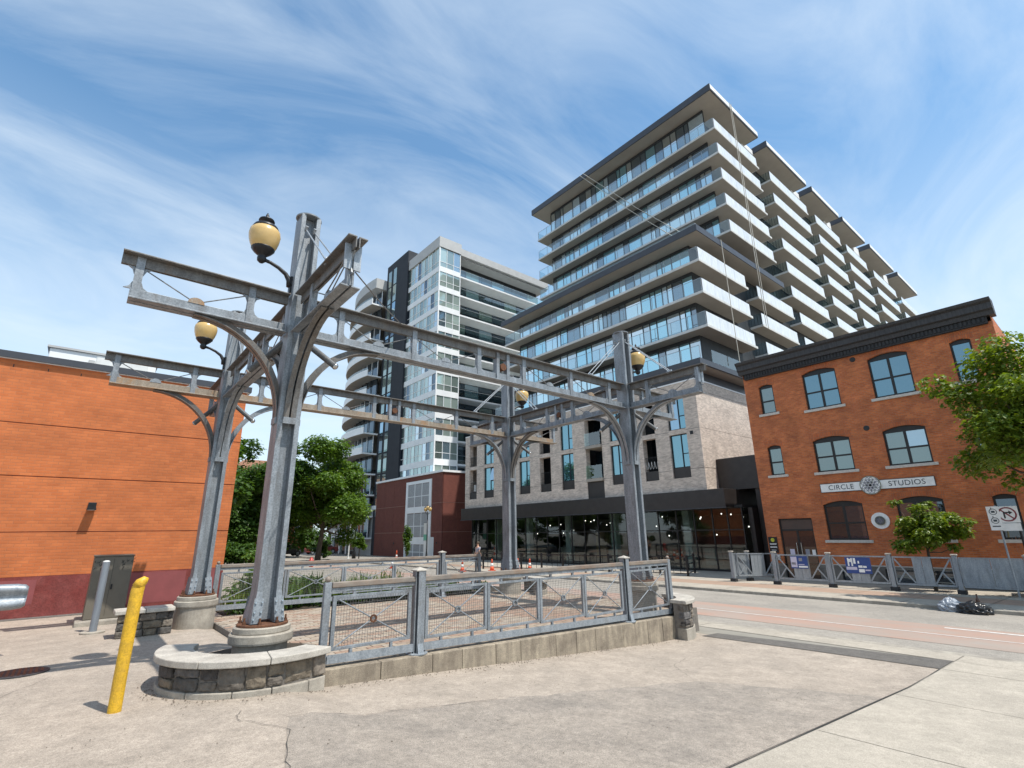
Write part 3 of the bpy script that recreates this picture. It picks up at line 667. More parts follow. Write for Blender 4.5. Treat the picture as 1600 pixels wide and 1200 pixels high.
def rail_post(rl, x, y, z0, z1, big=True):
    m = MB(); w = .075
    if big:
        for sx, sy in ((-1, 0), (1, 0), (0, -1), (0, 1)):
            if sx: m.box(x+sx*w-.008, x+sx*w+.008, y-.05, y+.05, z0, z1)
            else: m.box(x-.05, x+.05, y+sy*w-.008, y+sy*w+.008, z0, z1)
        m.box(x-.066, x+.066, y-.007, y+.007, z0, z1-.001); m.box(x-.007, x+.007, y-.066, y+.066, z0, z1-.002)
        p = m.build('post', GALV, rl, bevel=.003)
        MB().add([(x-.09, y-.09, z1), (x+.09, y-.09, z1), (x+.09, y+.09, z1), (x-.09, y+.09, z1), (x-.09, y-.09, z1+.015), (x+.09, y-.09, z1+.015), (x+.09, y+.09, z1+.015), (x-.09, y+.09, z1+.015), (x, y, z1+.055)],
                 [(3, 2, 1, 0), (0, 1, 5, 4), (1, 2, 6, 5), (2, 3, 7, 6), (3, 0, 4, 7), (4, 5, 8), (5, 6, 8), (6, 7, 8), (7, 4, 8)]).build('post_cap', CAPST, p)
        MB().lathe([(.15, z0-.006), (.15, z0+.008), (.14, z0+.012)], (x, y, 0), 24).build('base_plate', GALVB, p)
        q = MB()
        for sx, sy in ((-1, 0), (1, 0), (0, -1), (0, 1)): q.bar((x+sx*.115, y+sy*.115, z0+.01), (x+sx*.088, y+sy*.088, z0+.13), .09, .008, (sx, sy, 0))
        q.build('foot_plate', GALVB, p)
    else:
        m.box(x-.045, x+.045, y-.032, y+.032, z0, z1); p = m.build('end_post', GALV, rl, bevel=.004)
        MB().lathe([(.012, z1), (.03, z1+.012), (.038, z1+.035), (.03, z1+.06), (.008, z1+.072)], (x, y, 0), 14).build('ball_cap', HANDR, p, smooth=True)
def railing(label, y, posts, spans, zb, zr, seed):
    """posts: (x, z0, big); spans: (x0, x1, panels)"""
    rl = thing('mesh_railing', label, 'railing', (spans[0][0], y, 0)); r = random.Random(seed)
    for x, z0, big in posts: rail_post(rl, x, y, z0, zr(x)+(.075 if big else .0), big)
    for x0, x1, n in spans:
        za, zc = zr(x0), zr(x1)
        h = MB().bar((x0, y, za-.035), (x1, y, zc-.035), .085, .07).build('hand_rail', HANDR, rl, bevel=.01)
        MB().bar((x0+.001, y, za-.095), (x1-.001, y, zc-.095), .05, .045).build('rail_channel', GALV, h)
        b = MB(); b.bar((x0, y, zb(x0)+.09), (x1, y, zb(x1)+.09), .07, .05); b.bar((x0, y-.04, zb(x0)+.085), (x1, y-.04, zb(x1)+.085), .008, .10); b.build('bottom_rail', GALVB, rl)
        w = (x1-x0-.06)/n
        for i in range(n):
            a = x0+.03+i*w; bb = a+w-.012; mesh_panel(rl, a, bb, y, zb((a+bb)/2)+.185, zr((a+bb)/2)-.165, i == 0 and r.random() < .7)
            for u in (.25, .75):
                xx = a+(bb-a)*u; ibox('spacer', GALV, rl, xx-.018, xx+.018, y-.018, y+.018, zb(xx)+.115, zb(xx)+.19); ibox('spacer', GALV, rl, xx-.018, xx+.018, y-.018, y+.018, zr(xx)-.17, zr(xx)-.115)
fz = lambda x: kt(x)+.005
railing('front mesh railing standing on the retaining kerb between the two stone seats', -.66, [(.56, .06, False), (1.9, kt(1.9)+.008, True), (6.62, kt(6.62)+.008, True), (8.14, .0, False)],
        [(.61, 1.82, 1), (1.98, 6.54, 4), (6.70, 8.09, 1)], fz, lambda x: 1.075-.004*x, 1)
railing('rear mesh railing between the plaza paving and the planting bed', 5.32, [(.42, .03, False), (6.05, zp(6)+.01, True), (7.35, 0, False)],
        [(.47, 5.97, 4), (6.13, 7.3, 1)], lambda x: .15-.012*x, lambda x: 1.095-.004*x, 2)

# ------------------------------------------------------------------ bollards, cabinet, guard rail
t = thing('bollard', 'tall yellow painted steel bollard with a dented top in front of the stone seat', 'bollard', (-1.46, -.6, 0))
pts = [(-1.46, -.6, -.05), (-1.462, -.6, .3), (-1.458, -.6, .8), (-1.452, -.602, 1.12), (-1.445, -.60, 1.17)]
MB().tube(pts, [.059, .0585, .059, .059, .058], 20).build('post', YEL, t, smooth=False)
MB().tube([(-1.452, -.602, 1.165), (-1.435, -.608, 1.20), (-1.40, -.615, 1.225), (-1.375, -.62, 1.222)], [.059, .056, .045, .026], 18).build('dented_cap', YEL, t, smooth=True, label='bent and folded yellow bollard top')
t = thing('bollard', 'grey steel bollard standing before the brown utility cabinet', 'bollard', (-1.51, 5.2, 0))
MB().cyl((-1.51, 5.2, -.05), (-1.51, 5.2, 1.235), .06, n=18).build('post', GREYB, t); MB().lathe([(.06, 1.235), (.05, 1.255), (.02, 1.265)], (-1.51, 5.2, 0), 18).build('cap', WHITEPL, t, smooth=True)
MB().lathe([(.19, .0), (.19, .03), (.17, .035)], (-1.51, 5.2, 0), 24).build('concrete_collar', CONC, t)
t = thing('utility_cabinet', 'brown grey utility cabinet with scribbled graffiti against the maroon wall base', 'cabinet', (-1.33, 6.7, 0))
part('body', GREYUTIL, t, -1.66, -1.0, 6.4, 7.05, .1, 1.30, bevel=.012); part('lid', GREYUTIL, t, -1.675, -.985, 6.385, 7.065, 1.302, 1.33, bevel=.01)
part('plinth', CONC, t, -1.78, -.86, 6.2, 7.2, -.05, .097, bevel=.02); part('door_seam', BLACKM, t, -1.332, -1.328, 6.397, 6.4, .16, 1.26); part('latch', BLACKM, t, -1.315, -1.285, 6.385, 6.399, .66, .76)
q = MB(); r = random.Random(11)
for (cx, cz, w, n) in ((-1.10, 1.20, .11, 16), (-1.11, 1.11, .05, 4), (-1.57, 1.19, .08, 7), (-1.58, 1.07, .07, 6)):
    for k in range(n):
        a = (cx+r.uniform(-w, w), cz+r.uniform(-.045, .045)); b = (a[0]+r.uniform(-.035, .035), a[1]+r.uniform(-.06, .06)); q.bar((a[0], 6.397, a[1]), (b[0], 6.397, b[1]), .003, .008, (0, 0, 1))
q.build('graffiti', BLACKM, t)
t = thing('guard_rail', 'rounded white end of a steel guard rail beside the maroon wall base', 'guard rail', (-3.2, 3.5, 0))
prof = [(.66, 0), (.70, -.045), (.76, -.05), (.80, -.01), (.845, .0), (.89, -.01), (.93, -.05), (.99, -.045), (1.03, 0)]
m = MB(); xs_ = [-8, -3.3, -2.75, -2.6, -2.5, -2.46]; sc = [1, 1, 1, .98, .9, .72]
for x, s_ in zip(xs_, sc):
    for z, d in prof: m.v.append((x, 3.5+d, .845+(z-.845)*s_))
n = len(prof)
for i in range(len(xs_)-1):
    for k in range(n-1): m.f.append((i*n+k, i*n+k+1, (i+1)*n+k+1, (i+1)*n+k))
o = m.build('beam', GALVB, t, smooth=True); sm = o.modifiers.new('thick', 'SOLIDIFY'); sm.thickness = .012
part('post', GALV, t, -3.45, -3.3, 3.53, 3.65, -.05, 1.0); part('post', GALV, t, -6.45, -6.3, 3.53, 3.65, -.05, 1.0)

# ------------------------------------------------------------------ orange building at the left
OY = 8.75
ob = thing('brick_building', 'windowless orange brick building with maroon painted base at the left', 'building', (-8, OY, 0))
TOPZ = 5.92
W = MB()
for z0, z1 in ((.875, 1.83), (1.85, 3.08), (3.10, 4.30), (4.32, TOPZ-.12)): W.box(-30, 1.2, OY, 30, z0, z1)
W.build('wall', OBRICK, ob)
part('joint_backing', MAROON, ob, -29.98, 1.185, OY+.02, 29.9, .0, TOPZ-.13)
part('base_wall', MAROON, ob, -30, 1.21, OY-.012, 30, -.4, .87)
for a, b, z0, z1 in ((-3.3, -2.55, .28, .80), (-.95, .35, .12, .84), (.5, 1.12, .2, .86), (-5.2, -4.1, .2, .7)): part('paint_patch', MAROON2, ob, a, b, OY-.0155, OY-.012, z0, z1)
part('wall_footing', ASPHD, ob, -30, 1.3, OY-.35, OY-.012, -.2, .012)
part('coping', CHARC, ob, -30.1, 1.3, OY-.09, 30.1, TOPZ-.10, TOPZ+.06); part('drip_edge', WHITET, ob, -30.05, 1.26, OY-.05, 30, TOPZ-.119, TOPZ-.101)
q = MB()
for i in range(34): x = -20+i*.62; q.box(x, x+.018, OY-.003, OY, TOPZ-.30, TOPZ-.23)
q.build('weep_slots', BLACKM, ob)
wl = thing('wall_lamp', 'small black wall lamp on the orange brick wall', 'wall lamp', (-1.86, OY, 2.4)); 
MB().box(-1.94, -1.78, OY-.055, OY-.001, 2.36, 2.52).build('back_box', BLACKM, wl, bevel=.008); MB().prism([(-1.955, 2.34), (-1.765, 2.34), (-1.80, 2.46), (-1.92, 2.46)], lambda u, v, w: (u, w, v), OY-.26, OY-.056).build('hood', BLACKM, wl)
part('lens', WHITEPL, wl, -1.93, -1.79, OY-.24, OY-.08, 2.332, 2.339)
ru = thing('rooftop_unit', 'white metal ventilation unit on the roof of the orange building', 'rooftop unit', (-2.6, 11.5, TOPZ))
part('housing', WHITET, ru, -3.5, -1.0, 11, 13.2, TOPZ-.2, 6.88, bevel=.02); part('lid', GREYT, ru, -3.56, -.94, 10.95, 13.25, 6.88, 6.94); part('side_panel', WHITEPL, ru, -2.45, -1.2, 10.97, 10.999, 6.1, 6.8); part('junction_box', GREYT, ru, -2.62, -2.48, 10.94, 10.999, 6.55, 6.68)

# ------------------------------------------------------------------ brick studio building
CX = 27.0
cb = thing('brick_building', 'three storey orange red brick building with black cornice and arched windows', 'building', (CX, 0, -.98))
WINS = [(4.83, 4.04, 9.62, 7.93, 1), (2.45, .81, 9.85, 7.72, 2), (-.65, -2.30, 9.87, 7.70, 2), (-3.86, -4.60, 9.72, 7.78, 1),
        (4.87, 4.13, 6.12, 4.48, 1), (2.51, .80, 6.20, 4.42, 2), (-.61, -2.28, 6.24, 4.42, 2), (-3.86, -4.60, 6.15, 4.48, 1),
        (2.57, .83, 2.95, 1.08, 2), (-.52, -2.26, 2.98, 1.10, 2), (-3.86, -4.60, 2.9, 1.1, 1)]
def archpts(a, b, z1, z0, rise, n=8):
    """opening polygon (y, z) with a shallow arched head; a > b"""
    P = [(a, z0), (b, z0)]
    for k in range(n+1): u = k/n; P.append((b+(a-b)*u, z1-rise*(1-math.sin(pi*u))*1.0 if False else z1-rise*(2*u-1)**2))
    return P
DO = (4.90, 3.22, 2.17, -1.0)
openings = [archpts(a, b, z1, z0, .17 if n == 2 else .1) for a, b, z1, z0, n in WINS]+[[(DO[0], DO[3]), (DO[1], DO[3]), (DO[1], DO[2]), (DO[0], DO[2])]]
def wall_with_holes(rect, holes, x, depth):
    b = bmesh.new()
    def loop(P): 
        vs = [b.verts.new((x, y, z)) for y, z in P]; return [b.edges.new((vs[i], vs[(i+1) % len(vs)])) for i in range(len(vs))], vs
    es = []; y0, y1, z0, z1 = rect
    e, _ = loop([(y0, z0), (y1, z0), (y1, z1), (y0, z1)]); es += e
    rings = []
    for h in holes:
        e, vs = loop(h); es += e; rings.append(vs)
    bmesh.ops.triangle_fill(b, use_beauty=True, use_dissolve=False, edges=es, normal=(-1, 0, 0))
    m = MB(); b.verts.index_update(); m.v = [tuple(v.co) for v in b.verts]; m.f = [tuple(v.index for v in f.verts) for f in b.faces]
    def inside(P, y, z):
        c = False; n = len(P)
        for i in range(n):
            (ya, za), (yb, zb_) = P[i], P[(i+1) % n]
            if (za > z) != (zb_ > z) and y < (yb-ya)*(z-za)/(zb_-za)+ya: c = not c
        return c
    keep = []
    for f in m.f:
        cy = sum(m.v[i][1] for i in f)/len(f); cz = sum(m.v[i][2] for i in f)/len(f)
        if not any(inside(h, cy, cz) for h in holes): keep.append(f)
    m.f = keep
    for h in holes:
        o = len(m.v); n = len(h); m.v += [(x, y, z) for y, z in h]+[(x+depth, y, z) for y, z in h]
        for i in range(n): j = (i+1) % n; m.f.append((o+i, o+j, o+n+j, o+n+i))
    b.free(); return m
m = wall_with_holes((5.62, -5.45, -.1, 10.2), openings[:-1]+[[(DO[0], -.1), (DO[1], -.1), (DO[1], DO[2]), (DO[0], DO[2])]], CX, .22)
o = m.build('front_wall', CBRICK, cb)
part('side_wall', CBRICK, cb, CX+.001, CX+16, 5.60, 5.62, -.1, 10.5); part('side_wall', CBRICK, cb, CX+.001, CX+16, -5.45, -5.43, -.1, 10.5)
part('interior', DARKIN, cb, CX+.9, CX+15.9, -5.4, 5.58, -1.2, 10.4)
q = wall_with_holes((5.66, -5.49, -1.4, -.101), [[(DO[0], -1.2), (DO[1], -1.2), (DO[1], -.102), (DO[0], -.102)]]+[[(c+.55, -.85), (c-.55, -.85), (c-.55, -.2), (c+.55, -.2)] for c in (-.1, -1.75, 1.7)], CX-.06, .3)
q.build('foundation_wall', FOUND, cb)
part('foundation_ledge', SILL, cb, CX-.06, CX+.0, -5.49, 3.2, -.1, -.06)
for c in (-.1, -1.75, 1.7): ibox('basement_window', GL[1], cb, CX+.1, CX+.13, c-.55, c+.55, -.85, -.2)
GLU = coated('upper sash glass', (.30, .50, .60), (.012, .03, .04), .42, .02, .5)
# soldier course arches, sills, frames and panes
for (a, b, z1, z0, n) in WINS:
    rise = .17 if n == 2 else .1; k = 22 if n == 2 else 11; A = MB()
    for i in range(k):
        u0, u1 = i/k+.004, (i+1)/k-.004; ex = .12
        y0, y1 = a+ex+(b-a-2*ex)*u0, a+ex+(b-a-2*ex)*u1; za, zb_ = z1-rise*(2*u0-1)**2, z1-rise*(2*u1-1)**2; d = random.uniform(.006, .014)
        A.add([(CX-d, y0, za+.005), (CX-d, y1, zb_+.005), (CX-d, y1, zb_+.30), (CX-d, y0, za+.30), (CX+.02, y0, za+.005), (CX+.02, y1, zb_+.005), (CX+.02, y1, zb_+.30), (CX+.02, y0, za+.30)], [(0, 1, 2, 3), (7, 6, 5, 4), (0, 4, 5, 1), (1, 5, 6, 2), (2, 6, 7, 3), (3, 7, 4, 0)])
    A.build('brick_arch', CBRICKA, cb)
    part('sill', SILL, cb, CX-.09, CX+.1, a+.16, b-.16, z0-.135, z0-.002, bevel=.01)
    F = MB(); fx = CX+.12; t_ = .055; P = archpts(a-.005, b+.005, z1-.005, z0+.005, rise)
    for i in range(len(P)):
        p_, q_ = P[i], P[(i+1) % len(P)]; cy, cz = (a+b)/2, (z0+z1)/2
        s_ = lambda p: (p[0]+(cy-p[0])*.09 if n == 2 else p[0]+(cy-p[0])*.2, p[1]+(cz-p[1])*.085 if p[1] < cz else min(p[1], z1-rise)-.10)
        pi_, qi_ = s_(p_), s_(q_); F.add([(fx, *p_), (fx, *q_), (fx, *qi_), (fx, *pi_), (fx+.07, *p_), (fx+.07, *q_), (fx+.07, *qi_), (fx+.07, *pi_)], [(0, 1, 2, 3), (7, 6, 5, 4), (3, 2, 6, 7), (0, 4, 5, 1)])
    zm = z0+(z1-z0)*.43
    if n == 2: F.box(fx+.003, fx+.068, (a+b)/2-.055, (a+b)/2+.055, z0+.05, z1-rise-.06)
    F.box(fx+.005, fx+.066, b+.06, a-.06, zm-.04, zm+.04)
    wf = F.build('window', FRAME, cb)
    ys_ = [(a-.03, (a+b)/2), ((a+b)/2, b+.03)] if n == 2 else [(a-.03, b+.03)]
    for ya, yb in ys_:
        for za, zb_, hi_ in ((z0+.03, zm, 0), (zm, z1-.03, 1)):
            mt = GLU if z0 > 7 and a < 3.5 else (GL[2] if (a < 0 and z0 > 4 and z0 < 7 and n == 2 and hi_ and ya < -1) else GLC) if z0 > 4 else GL[1]
            if hi_:
                hh = (z1-rise*(2*(ya-a)/(b-a)-1)**2, z1-rise*(2*((ya+yb)/2-a)/(b-a)-1)**2, z1-rise*(2*(yb-a)/(b-a)-1)**2)
                MB().prism([(ya, za), (yb, za), (yb, hh[2]-.02), ((ya+yb)/2, hh[1]-.02), (ya, hh[0]-.02)], lambda u, v, w: (w, u, v), fx+.035, fx+.045).build('pane', mt, wf)
            else: ibox('pane', mt, wf, fx+.035, fx+.045, ya, yb, za, zb_)
# cornice
q = MB(); q.prism([(CX+.1, 10.1), (CX-.16, 10.1), (CX-.16, 10.42), (CX+.1, 10.42)], lambda u, v, w: (u, w, v), -5.32, 5.48); q.build('cornice_band', CORN2, cb)
q = MB(); q.prism([(CX+.3, 10.42), (CX-.26, 10.42), (CX-.30, 10.60), (CX-.42, 10.66), (CX-.44, 10.92), (CX-.56, 11.0), (CX-.6, 11.12), (CX+.3, 11.16)], lambda u, v, w: (u, w, v), -5.62, 5.74); q.build('cornice', CORN, cb)
q = MB()
for i in range(70): y = -5.25+i*.153; q.box(CX-.2, CX-.161, y, y+.09, 10.18, 10.40)
q.build('dentils', CORN2, cb)
part('roof', CHARC, cb, CX+.3, CX+16.05, -5.4, 5.6, 10.5, 10.75)
for y, z in ((-.06, 9.9), (-.02, 6.34)):
    MB().tube([(CX-.03, y, z), (CX-.012, y, z), (CX+.02, y, z)], [.10, .13, .13], 18).build('vent', CORN2, cb)
q = MB()   # remains of an old painted sign
for i, (y, z) in enumerate(((-4.25, .95), (-4.45, .95), (-4.65, .95), (-4.85, .95), (-4.3, .62), (-4.5, .62), (-4.75, .62))): q.box(CX-.003, CX-.0005, y, y+.13, z, z+.02); q.box(CX-.003, CX-.0005, y, y+.02, z+.021, z+.26); q.box(CX-.003, CX-.0005, y+.11, y+.13, z+.021, z+.2)
q.build('faded_lettering', M('faded white brick paint', (.34, .16, .1), (.30, .12, .06), 20, .9), cb)
# entrance
F = MB(); fx = CX+.1
F.box(fx, fx+.08, DO[0]-.07, DO[0]-.002, -1.0, DO[2]-.01); F.box(fx, fx+.08, DO[1]+.002, DO[1]+.07, -1.0, DO[2]-.01); F.box(fx, fx+.08, DO[1]+.07, DO[0]-.07, DO[2]-.08, DO[2]-.01); F.box(fx, fx+.08, DO[1]+.07, DO[0]-.07, 1.53, 1.62)
dd = F.build('entrance_door', FRAME, cb)
mid = (DO[0]+DO[1])/2
BRNGL = coated('brown tinted glass', (.45, .38, .33), (.055, .028, .02), .08)
part('transom_panel', M('dark brown panel', (.075, .045, .035), (.06, .038, .03), 3, .5), dd, fx+.03, fx+.05, DO[1]+.07, DO[0]-.07, 1.62, DO[2]-.08)
for a, b in ((DO[0]-.075, mid+.05), (mid-.05, DO[1]+.075)):
    part('door_leaf', BRNGL, dd, fx+.035, fx+.055, min(a, b), max(a, b), -.98, 1.53)
part('door_stile', FRAME, dd, fx+.02, fx+.07, mid-.05, mid+.05, -.98, 1.53)
for y in (mid+.11, mid-.11):
    MB().tube([(fx+.03, y, -.3), (fx-.05, y, -.28), (fx-.05, y, .93), (fx+.03, y, .95)], .018, 8).build('pull_handle', STEELB, dd)
for y0, y1, z0, z1, mt in ((4.58, 4.35, .30, .62, PINKP), (3.82, 3.62, .30, .62, PURP), (3.50, 3.34, .32, .60, SIGNW)): part('door_notice', mt, dd, fx+.03, fx+.0345, y1, y0, z0, z1)
# signs
sg = thing('shop_sign', 'long white board lettered CIRCLE STUDIOS with a round pattern emblem on the brick front', 'sign', (CX, .17, 3.6))
part('board', SIGNW, sg, CX-.05, CX-.001, -2.15, 2.5, 3.40, 3.80, bevel=.006)
q = MB()
for a in ((-2.17, 2.52, 3.38, 3.398), (-2.17, 2.52, 3.802, 3.82)): q.box(CX-.06, CX-.001, *a)
q.box(CX-.06, CX-.001, 2.502, 2.52, 3.40, 3.80); q.box(CX-.06, CX-.001, -2.17, -2.152, 3.40, 3.80); q.build('border', INKM, sg)
text('CIRCLE', .33, INKM, 'lettering', sg, (CX-.052, 1.58, 3.595), (0, -1, 0), (0, 0, 1)); text('STUDIOS', .33, INKM, 'lettering', sg, (CX-.052, -1.12, 3.60), (0, -1, 0), (0, 0, 1))
def emblem(pa, y, z, R, ring, x, backm):
    MB().tube([(x-.03, y, z), (x+.03, y, z)], [R, R], 36).build('emblem_disc', backm, pa)
    q = MB(); pts = [(0, 0)]
    for k in range(6): pts.append((cos(k*pi/3), sin(k*pi/3)))
    for k in range(6): pts.append((2*cos(k*pi/3), 2*sin(k*pi/3))); pts.append((math.sqrt(3)*cos(k*pi/3+pi/6), math.sqrt(3)*sin(k*pi/3+pi/6)))
    s_ = ring*R/3.05
    for cy_, cz_ in pts:
        for k in range(16):
            t0, t1 = 2*pi*k/16, 2*pi*(k+1)/16
            q.bar((x-.036, y+s_*(cy_+cos(t0)), z+s_*(cz_+sin(t0))), (x-.036, y+s_*(cy_+cos(t1)), z+s_*(cz_+sin(t1))), s_*.13, .012, (1, 0, 0))
    q.build('emblem_rings', PURP, pa); MB().tube([(x-.042, y, z), (x-.03, y, z)], [R*.13, R*.13], 12).build('emblem_centre', INKM, pa)
    q = MB()
    for k in range(36):
        t0, t1 = 2*pi*k/36, 2*pi*(k+1)/36; q.bar((x-.034, y+R*.97*cos(t0), z+R*.97*sin(t0)), (x-.034, y+R*.97*cos(t1), z+R*.97*sin(t1)), .03, .03, (1, 0, 0))
    q.build('emblem_rim', M('olive rim', (.2, .2, .13), (.15, .15, .1), 6, .5), pa)
emblem(sg, .30, 3.60, .44, 1.0, CX-.075, SIGNW)
rs = thing('round_sign', 'round white plaque with a dark patterned centre between the ground floor windows', 'sign', (CX, .22, 1.95))
MB().tube([(CX-.05, .22, 1.95), (CX-.002, .22, 1.95)], [.37, .37], 36).build('disc', SIGNW, rs)
emblem(rs, .22, 1.95, .2, 1.0, CX-.05, INKM)
bs = thing('directory_sign', 'small black tenant sign with a yellow mark left of the studio door', 'sign', (CX, 5.4, .8))
part('board', BLACKM, bs, CX-.04, CX-.001, 5.10, 5.56, .42, 1.24, bevel=.005)
MB().tube([(CX-.045, 5.33, 1.08), (CX-.041, 5.33, 1.08)], [.10, .10], 18).build('yellow_mark', M('yellow print', (.5, .5, .03), (.4, .42, .03), 8, .5), bs)
for z, w in ((.88, .18), (.84, .16), (.72, .18), (.69, .18), (.55, .12)): part('text_line', SIGNW, bs, CX-.0445, CX-.041, 5.33-w, 5.33+w, z, z+.022)
lb = thing('letter_box', 'small cream mail box on the brick beside the studio door', 'mail box', (CX, 5.2, .2)); part('box', SILL, lb, CX-.1, CX-.001, 5.06, 5.28, .06, .33, bevel=.01); part('flap', SIGNW, lb, CX-.112, CX-.101, 5.08, 5.26, .24, .30)

# ------------------------------------------------------------------ the long apartment block with brick base
tw = thing('apartment_tower', 'stepped modern apartment block with white balcony slabs above a buff brick base', 'building', (40, 22, -1.1))
BX, BY0, BY1 = 29.89, 10.4, 38.76
BZ0, BZ1 = 4.23, 11.97
# openings in the brick front: (y0, y1, kind)
cols = [(11.44, 12.86, 'w'), (14.03, 15.19, 'r'), (17.16, 18.35, 'w'), (19.19, 20.98, 'b'), (22.43, 23.93, 'w'), (25.26, 26.7, 'r'), (28.09, 29.65, 'w'), (30.81, 32.21, 'r'), (33.66, 35.37, 'w'), (36.62, 37.97, 'r')]
rows = [(5.88, 8.25), (8.6, 10.92)]
holes = []
for y0, y1, k in cols:
    if k == 'b': holes.append([(y1, BZ0), (y0, BZ0), (y0, rows[1][1]), (y1, rows[1][1])])
    else:
        holes.append([(y1, 5.16), (y0, 5.16), (y0, rows[0][1]), (y1, rows[0][1])]); holes.append([(y1, rows[1][0]), (y0, rows[1][0]), (y0, rows[1][1]), (y1, rows[1][1])])
for h in holes:
    if h[0][1] == BZ0: h[0] = (h[0][0], BZ0+.001); h[1] = (h[1][0], BZ0+.001)
wall_with_holes((BY1, BY0, BZ0, BZ1), holes, BX, .5).build('brick_front', PBRICK, tw)
sidew = MB(); JZ = [BZ0, 5.73, 8.49, 11.23, BZ1]
for a, b in zip(JZ[:-1], JZ[1:]): sidew.box(BX+.001, 60, BY0, BY0+.2, a+.012, b-.012)
sidew.build('brick_side', PBRICK, tw); part('brick_joint_backing', MORTAR, tw, BX+.05, 59.9, BY0+.02, BY0+.3, BZ0, BZ1)
part('brick_end', PBRICK, tw, BX+.001, 60, BY1-.2, BY1, BZ0, BZ1)
q = MB()
for z in JZ[1:4]:
    ys_ = [BY0]+[v for y0, y1, k in cols for v in (y0, y1)]+[BY1]
    for i in range(0, len(ys_)-1, 2):
        if ys_[i+1]-ys_[i] > .1: q.box(BX-.006, BX-.0005, ys_[i]+.01, ys_[i+1]-.01, z-.012, z+.012)
q.build('shelf_angle', CHARC, tw)
part('inner_wall', DARKIN, tw, BX+1.7, BX+1.8, BY0+.25, BY1-.25, BZ0, BZ1)
for y0, y1, k in cols:
    for i, (z0, z1) in enumerate(rows):
        if k == 'w':
            zp0 = 5.16 if i == 0 else None
            if i == 0: part('spandrel', DARKCLAD, tw, BX+.12, BX+.18, y0, y1, 5.16, z0)
            fr = MB(); fx = BX+.14; mdl = y0+(y1-y0)*.40
            for a, b, c, d in ((y0, y0+.06, z0, z1), (y1-.06, y1, z0, z1), (y0+.06, y1-.06, z0, z0+.06), (y0+.06, y1-.06, z1-.06, z1), (mdl-.03, mdl+.03, z0+.06, z1-.06), (y0+.06, mdl-.03, z0+.95, z0+1.0)): fr.box(fx, fx+.09, a, b, c, d)
            w = fr.build('window', FRAME, tw)
            ibox('pane', GL[4] if random.random() < .75 else GL[0], w, fx+.05, fx+.06, mdl, y1-.03, z0+.03, z1-.03)
            ibox('pane', GL[4], w, fx+.05, fx+.06, y0+.03, mdl, z0+.03, z0+.97)
            if random.random() < .5: 
                o = ibox('pane', GL[0], w, fx-.02, fx-.01, y0+.05, mdl-.02, z0+1.02, z1-.08); o.rotation_euler = (0, .16, 0)
            else: ibox('pane', GL[4], w, fx+.05, fx+.06, y0+.03, mdl, z0+.98, z1-.03)
        elif k == 'r':
            if i == 0: part('spandrel', DARKCLAD, tw, BX+.10, BX+.16, y0, y1, 5.16, z0-.02)
            else: part('balcony_slab', SOFF, tw, BX+.05, BX+1.7, y0, y1, z0-.001-.25+.1, z0+.0)
            ibox('recess_glass', GL[1], tw, BX+1.6, BX+1.64, y0-.3, y1+.3, z0-.3, z1)
            rr = MB()
            for j in range(12): y = y0+.06+(y1-y0-.12)*j/11; rr.box(BX+.14, BX+.155, y-.006, y+.006, z0, z0+1.0)
            rr.box(BX+.13, BX+.165, y0+.02, y1-.02, z0+1.0, z0+1.03); rr.build('railing', BLACKM, tw)
        else:
            part('balcony_slab', SOFF, tw, BX-.15, BX+1.7, y0+.02, y1-.02, z0-.28, z0-.05); ibox('guard_panel', GUARDG, tw, BX-.14, BX-.12, y0+.04, y1-.04, z0-.04, z0+1.02)
            ibox('recess_glass', GL[1], tw, BX+1.6, BX+1.64, y0-.3, y1+.3, z0, z1)
    if k == 'b': part('spandrel', DARKCLAD, tw, BX+.06, BX+.12, y0, y1, BZ0+.02, 5.6)
for y, z in ((11.05, 8.21), (10.91, 11.18)): part('vent', BLACKM, tw, BX-.03, BX-.001, y-.12, y+.12, z-.12, z+.12)
part('hanging_cloth', WHITEPL, tw, BX+.165, BX+.19, 36.95, 37.37, 5.97, 6.67)
for k in range(4): MB().tube([(BX+.12, 14.12+k*.26+.26*u/6, 6.58+(.45 if k % 2 else 0)*0-.55*math.sin(pi*u/6)) for u in range(7)], .012, 5).build('string_light', WHITEPL, tw)
# dark canopy, dark box and shop front
CZ0, CZ1 = 3.04, 4.02
part('canopy', DARKCLAD, tw, 29.48, 34, 9.05, BY1+.15, CZ0, CZ1+.2, bevel=.02); q = MB(); q.box(29.43, 29.478, 9.0, BY1+.2, CZ0-.04, CZ0+.02); q.build('canopy_drip', CHARC, tw)
part('dark_panel_box', DARKCLAD, tw, 31.48, 40, 7.47, BY0-.01, CZ1+.205, 6.37); part('dark_panel_recess', DARKCLAD, tw, 31.66, 40, 6.17, 8.03, -1.3, 6.25); part('recess_return', DARKCLAD, tw, 30.92, 34, 8.07, 8.35, -1.3, CZ0-.05)
part('grey_reveal', CHARC, tw, 31.29, 31.65, 6.82, 6.96, -1.2, 6.07)
GXs = 30.45; ys_ = [8.53, 9.53, 10.6, 11.94, 13.33, 14.82, 16.31, 17.7, 19.1, 20.58, 22.07, 23.56, 25.05, 26.54, 28.02, 29.51, 31.0, 32.49, 33.98, 35.46, 36.95, 38.16]
zb = -.94; fr = MB()
for y in ys_: fr.box(GXs-.05, GXs+.06, y-.035, y+.035, zb, CZ0)
sf = fr.build('shop_mullions', FRAME, tw)
q = MB(); q.box(GXs-.03, GXs+.05, ys_[0], ys_[-1], 1.62, 1.68); q.box(GXs-.03, GXs+.05, ys_[0], ys_[-1], zb, zb+.12); q.build('shop_transom', FRAME, tw)
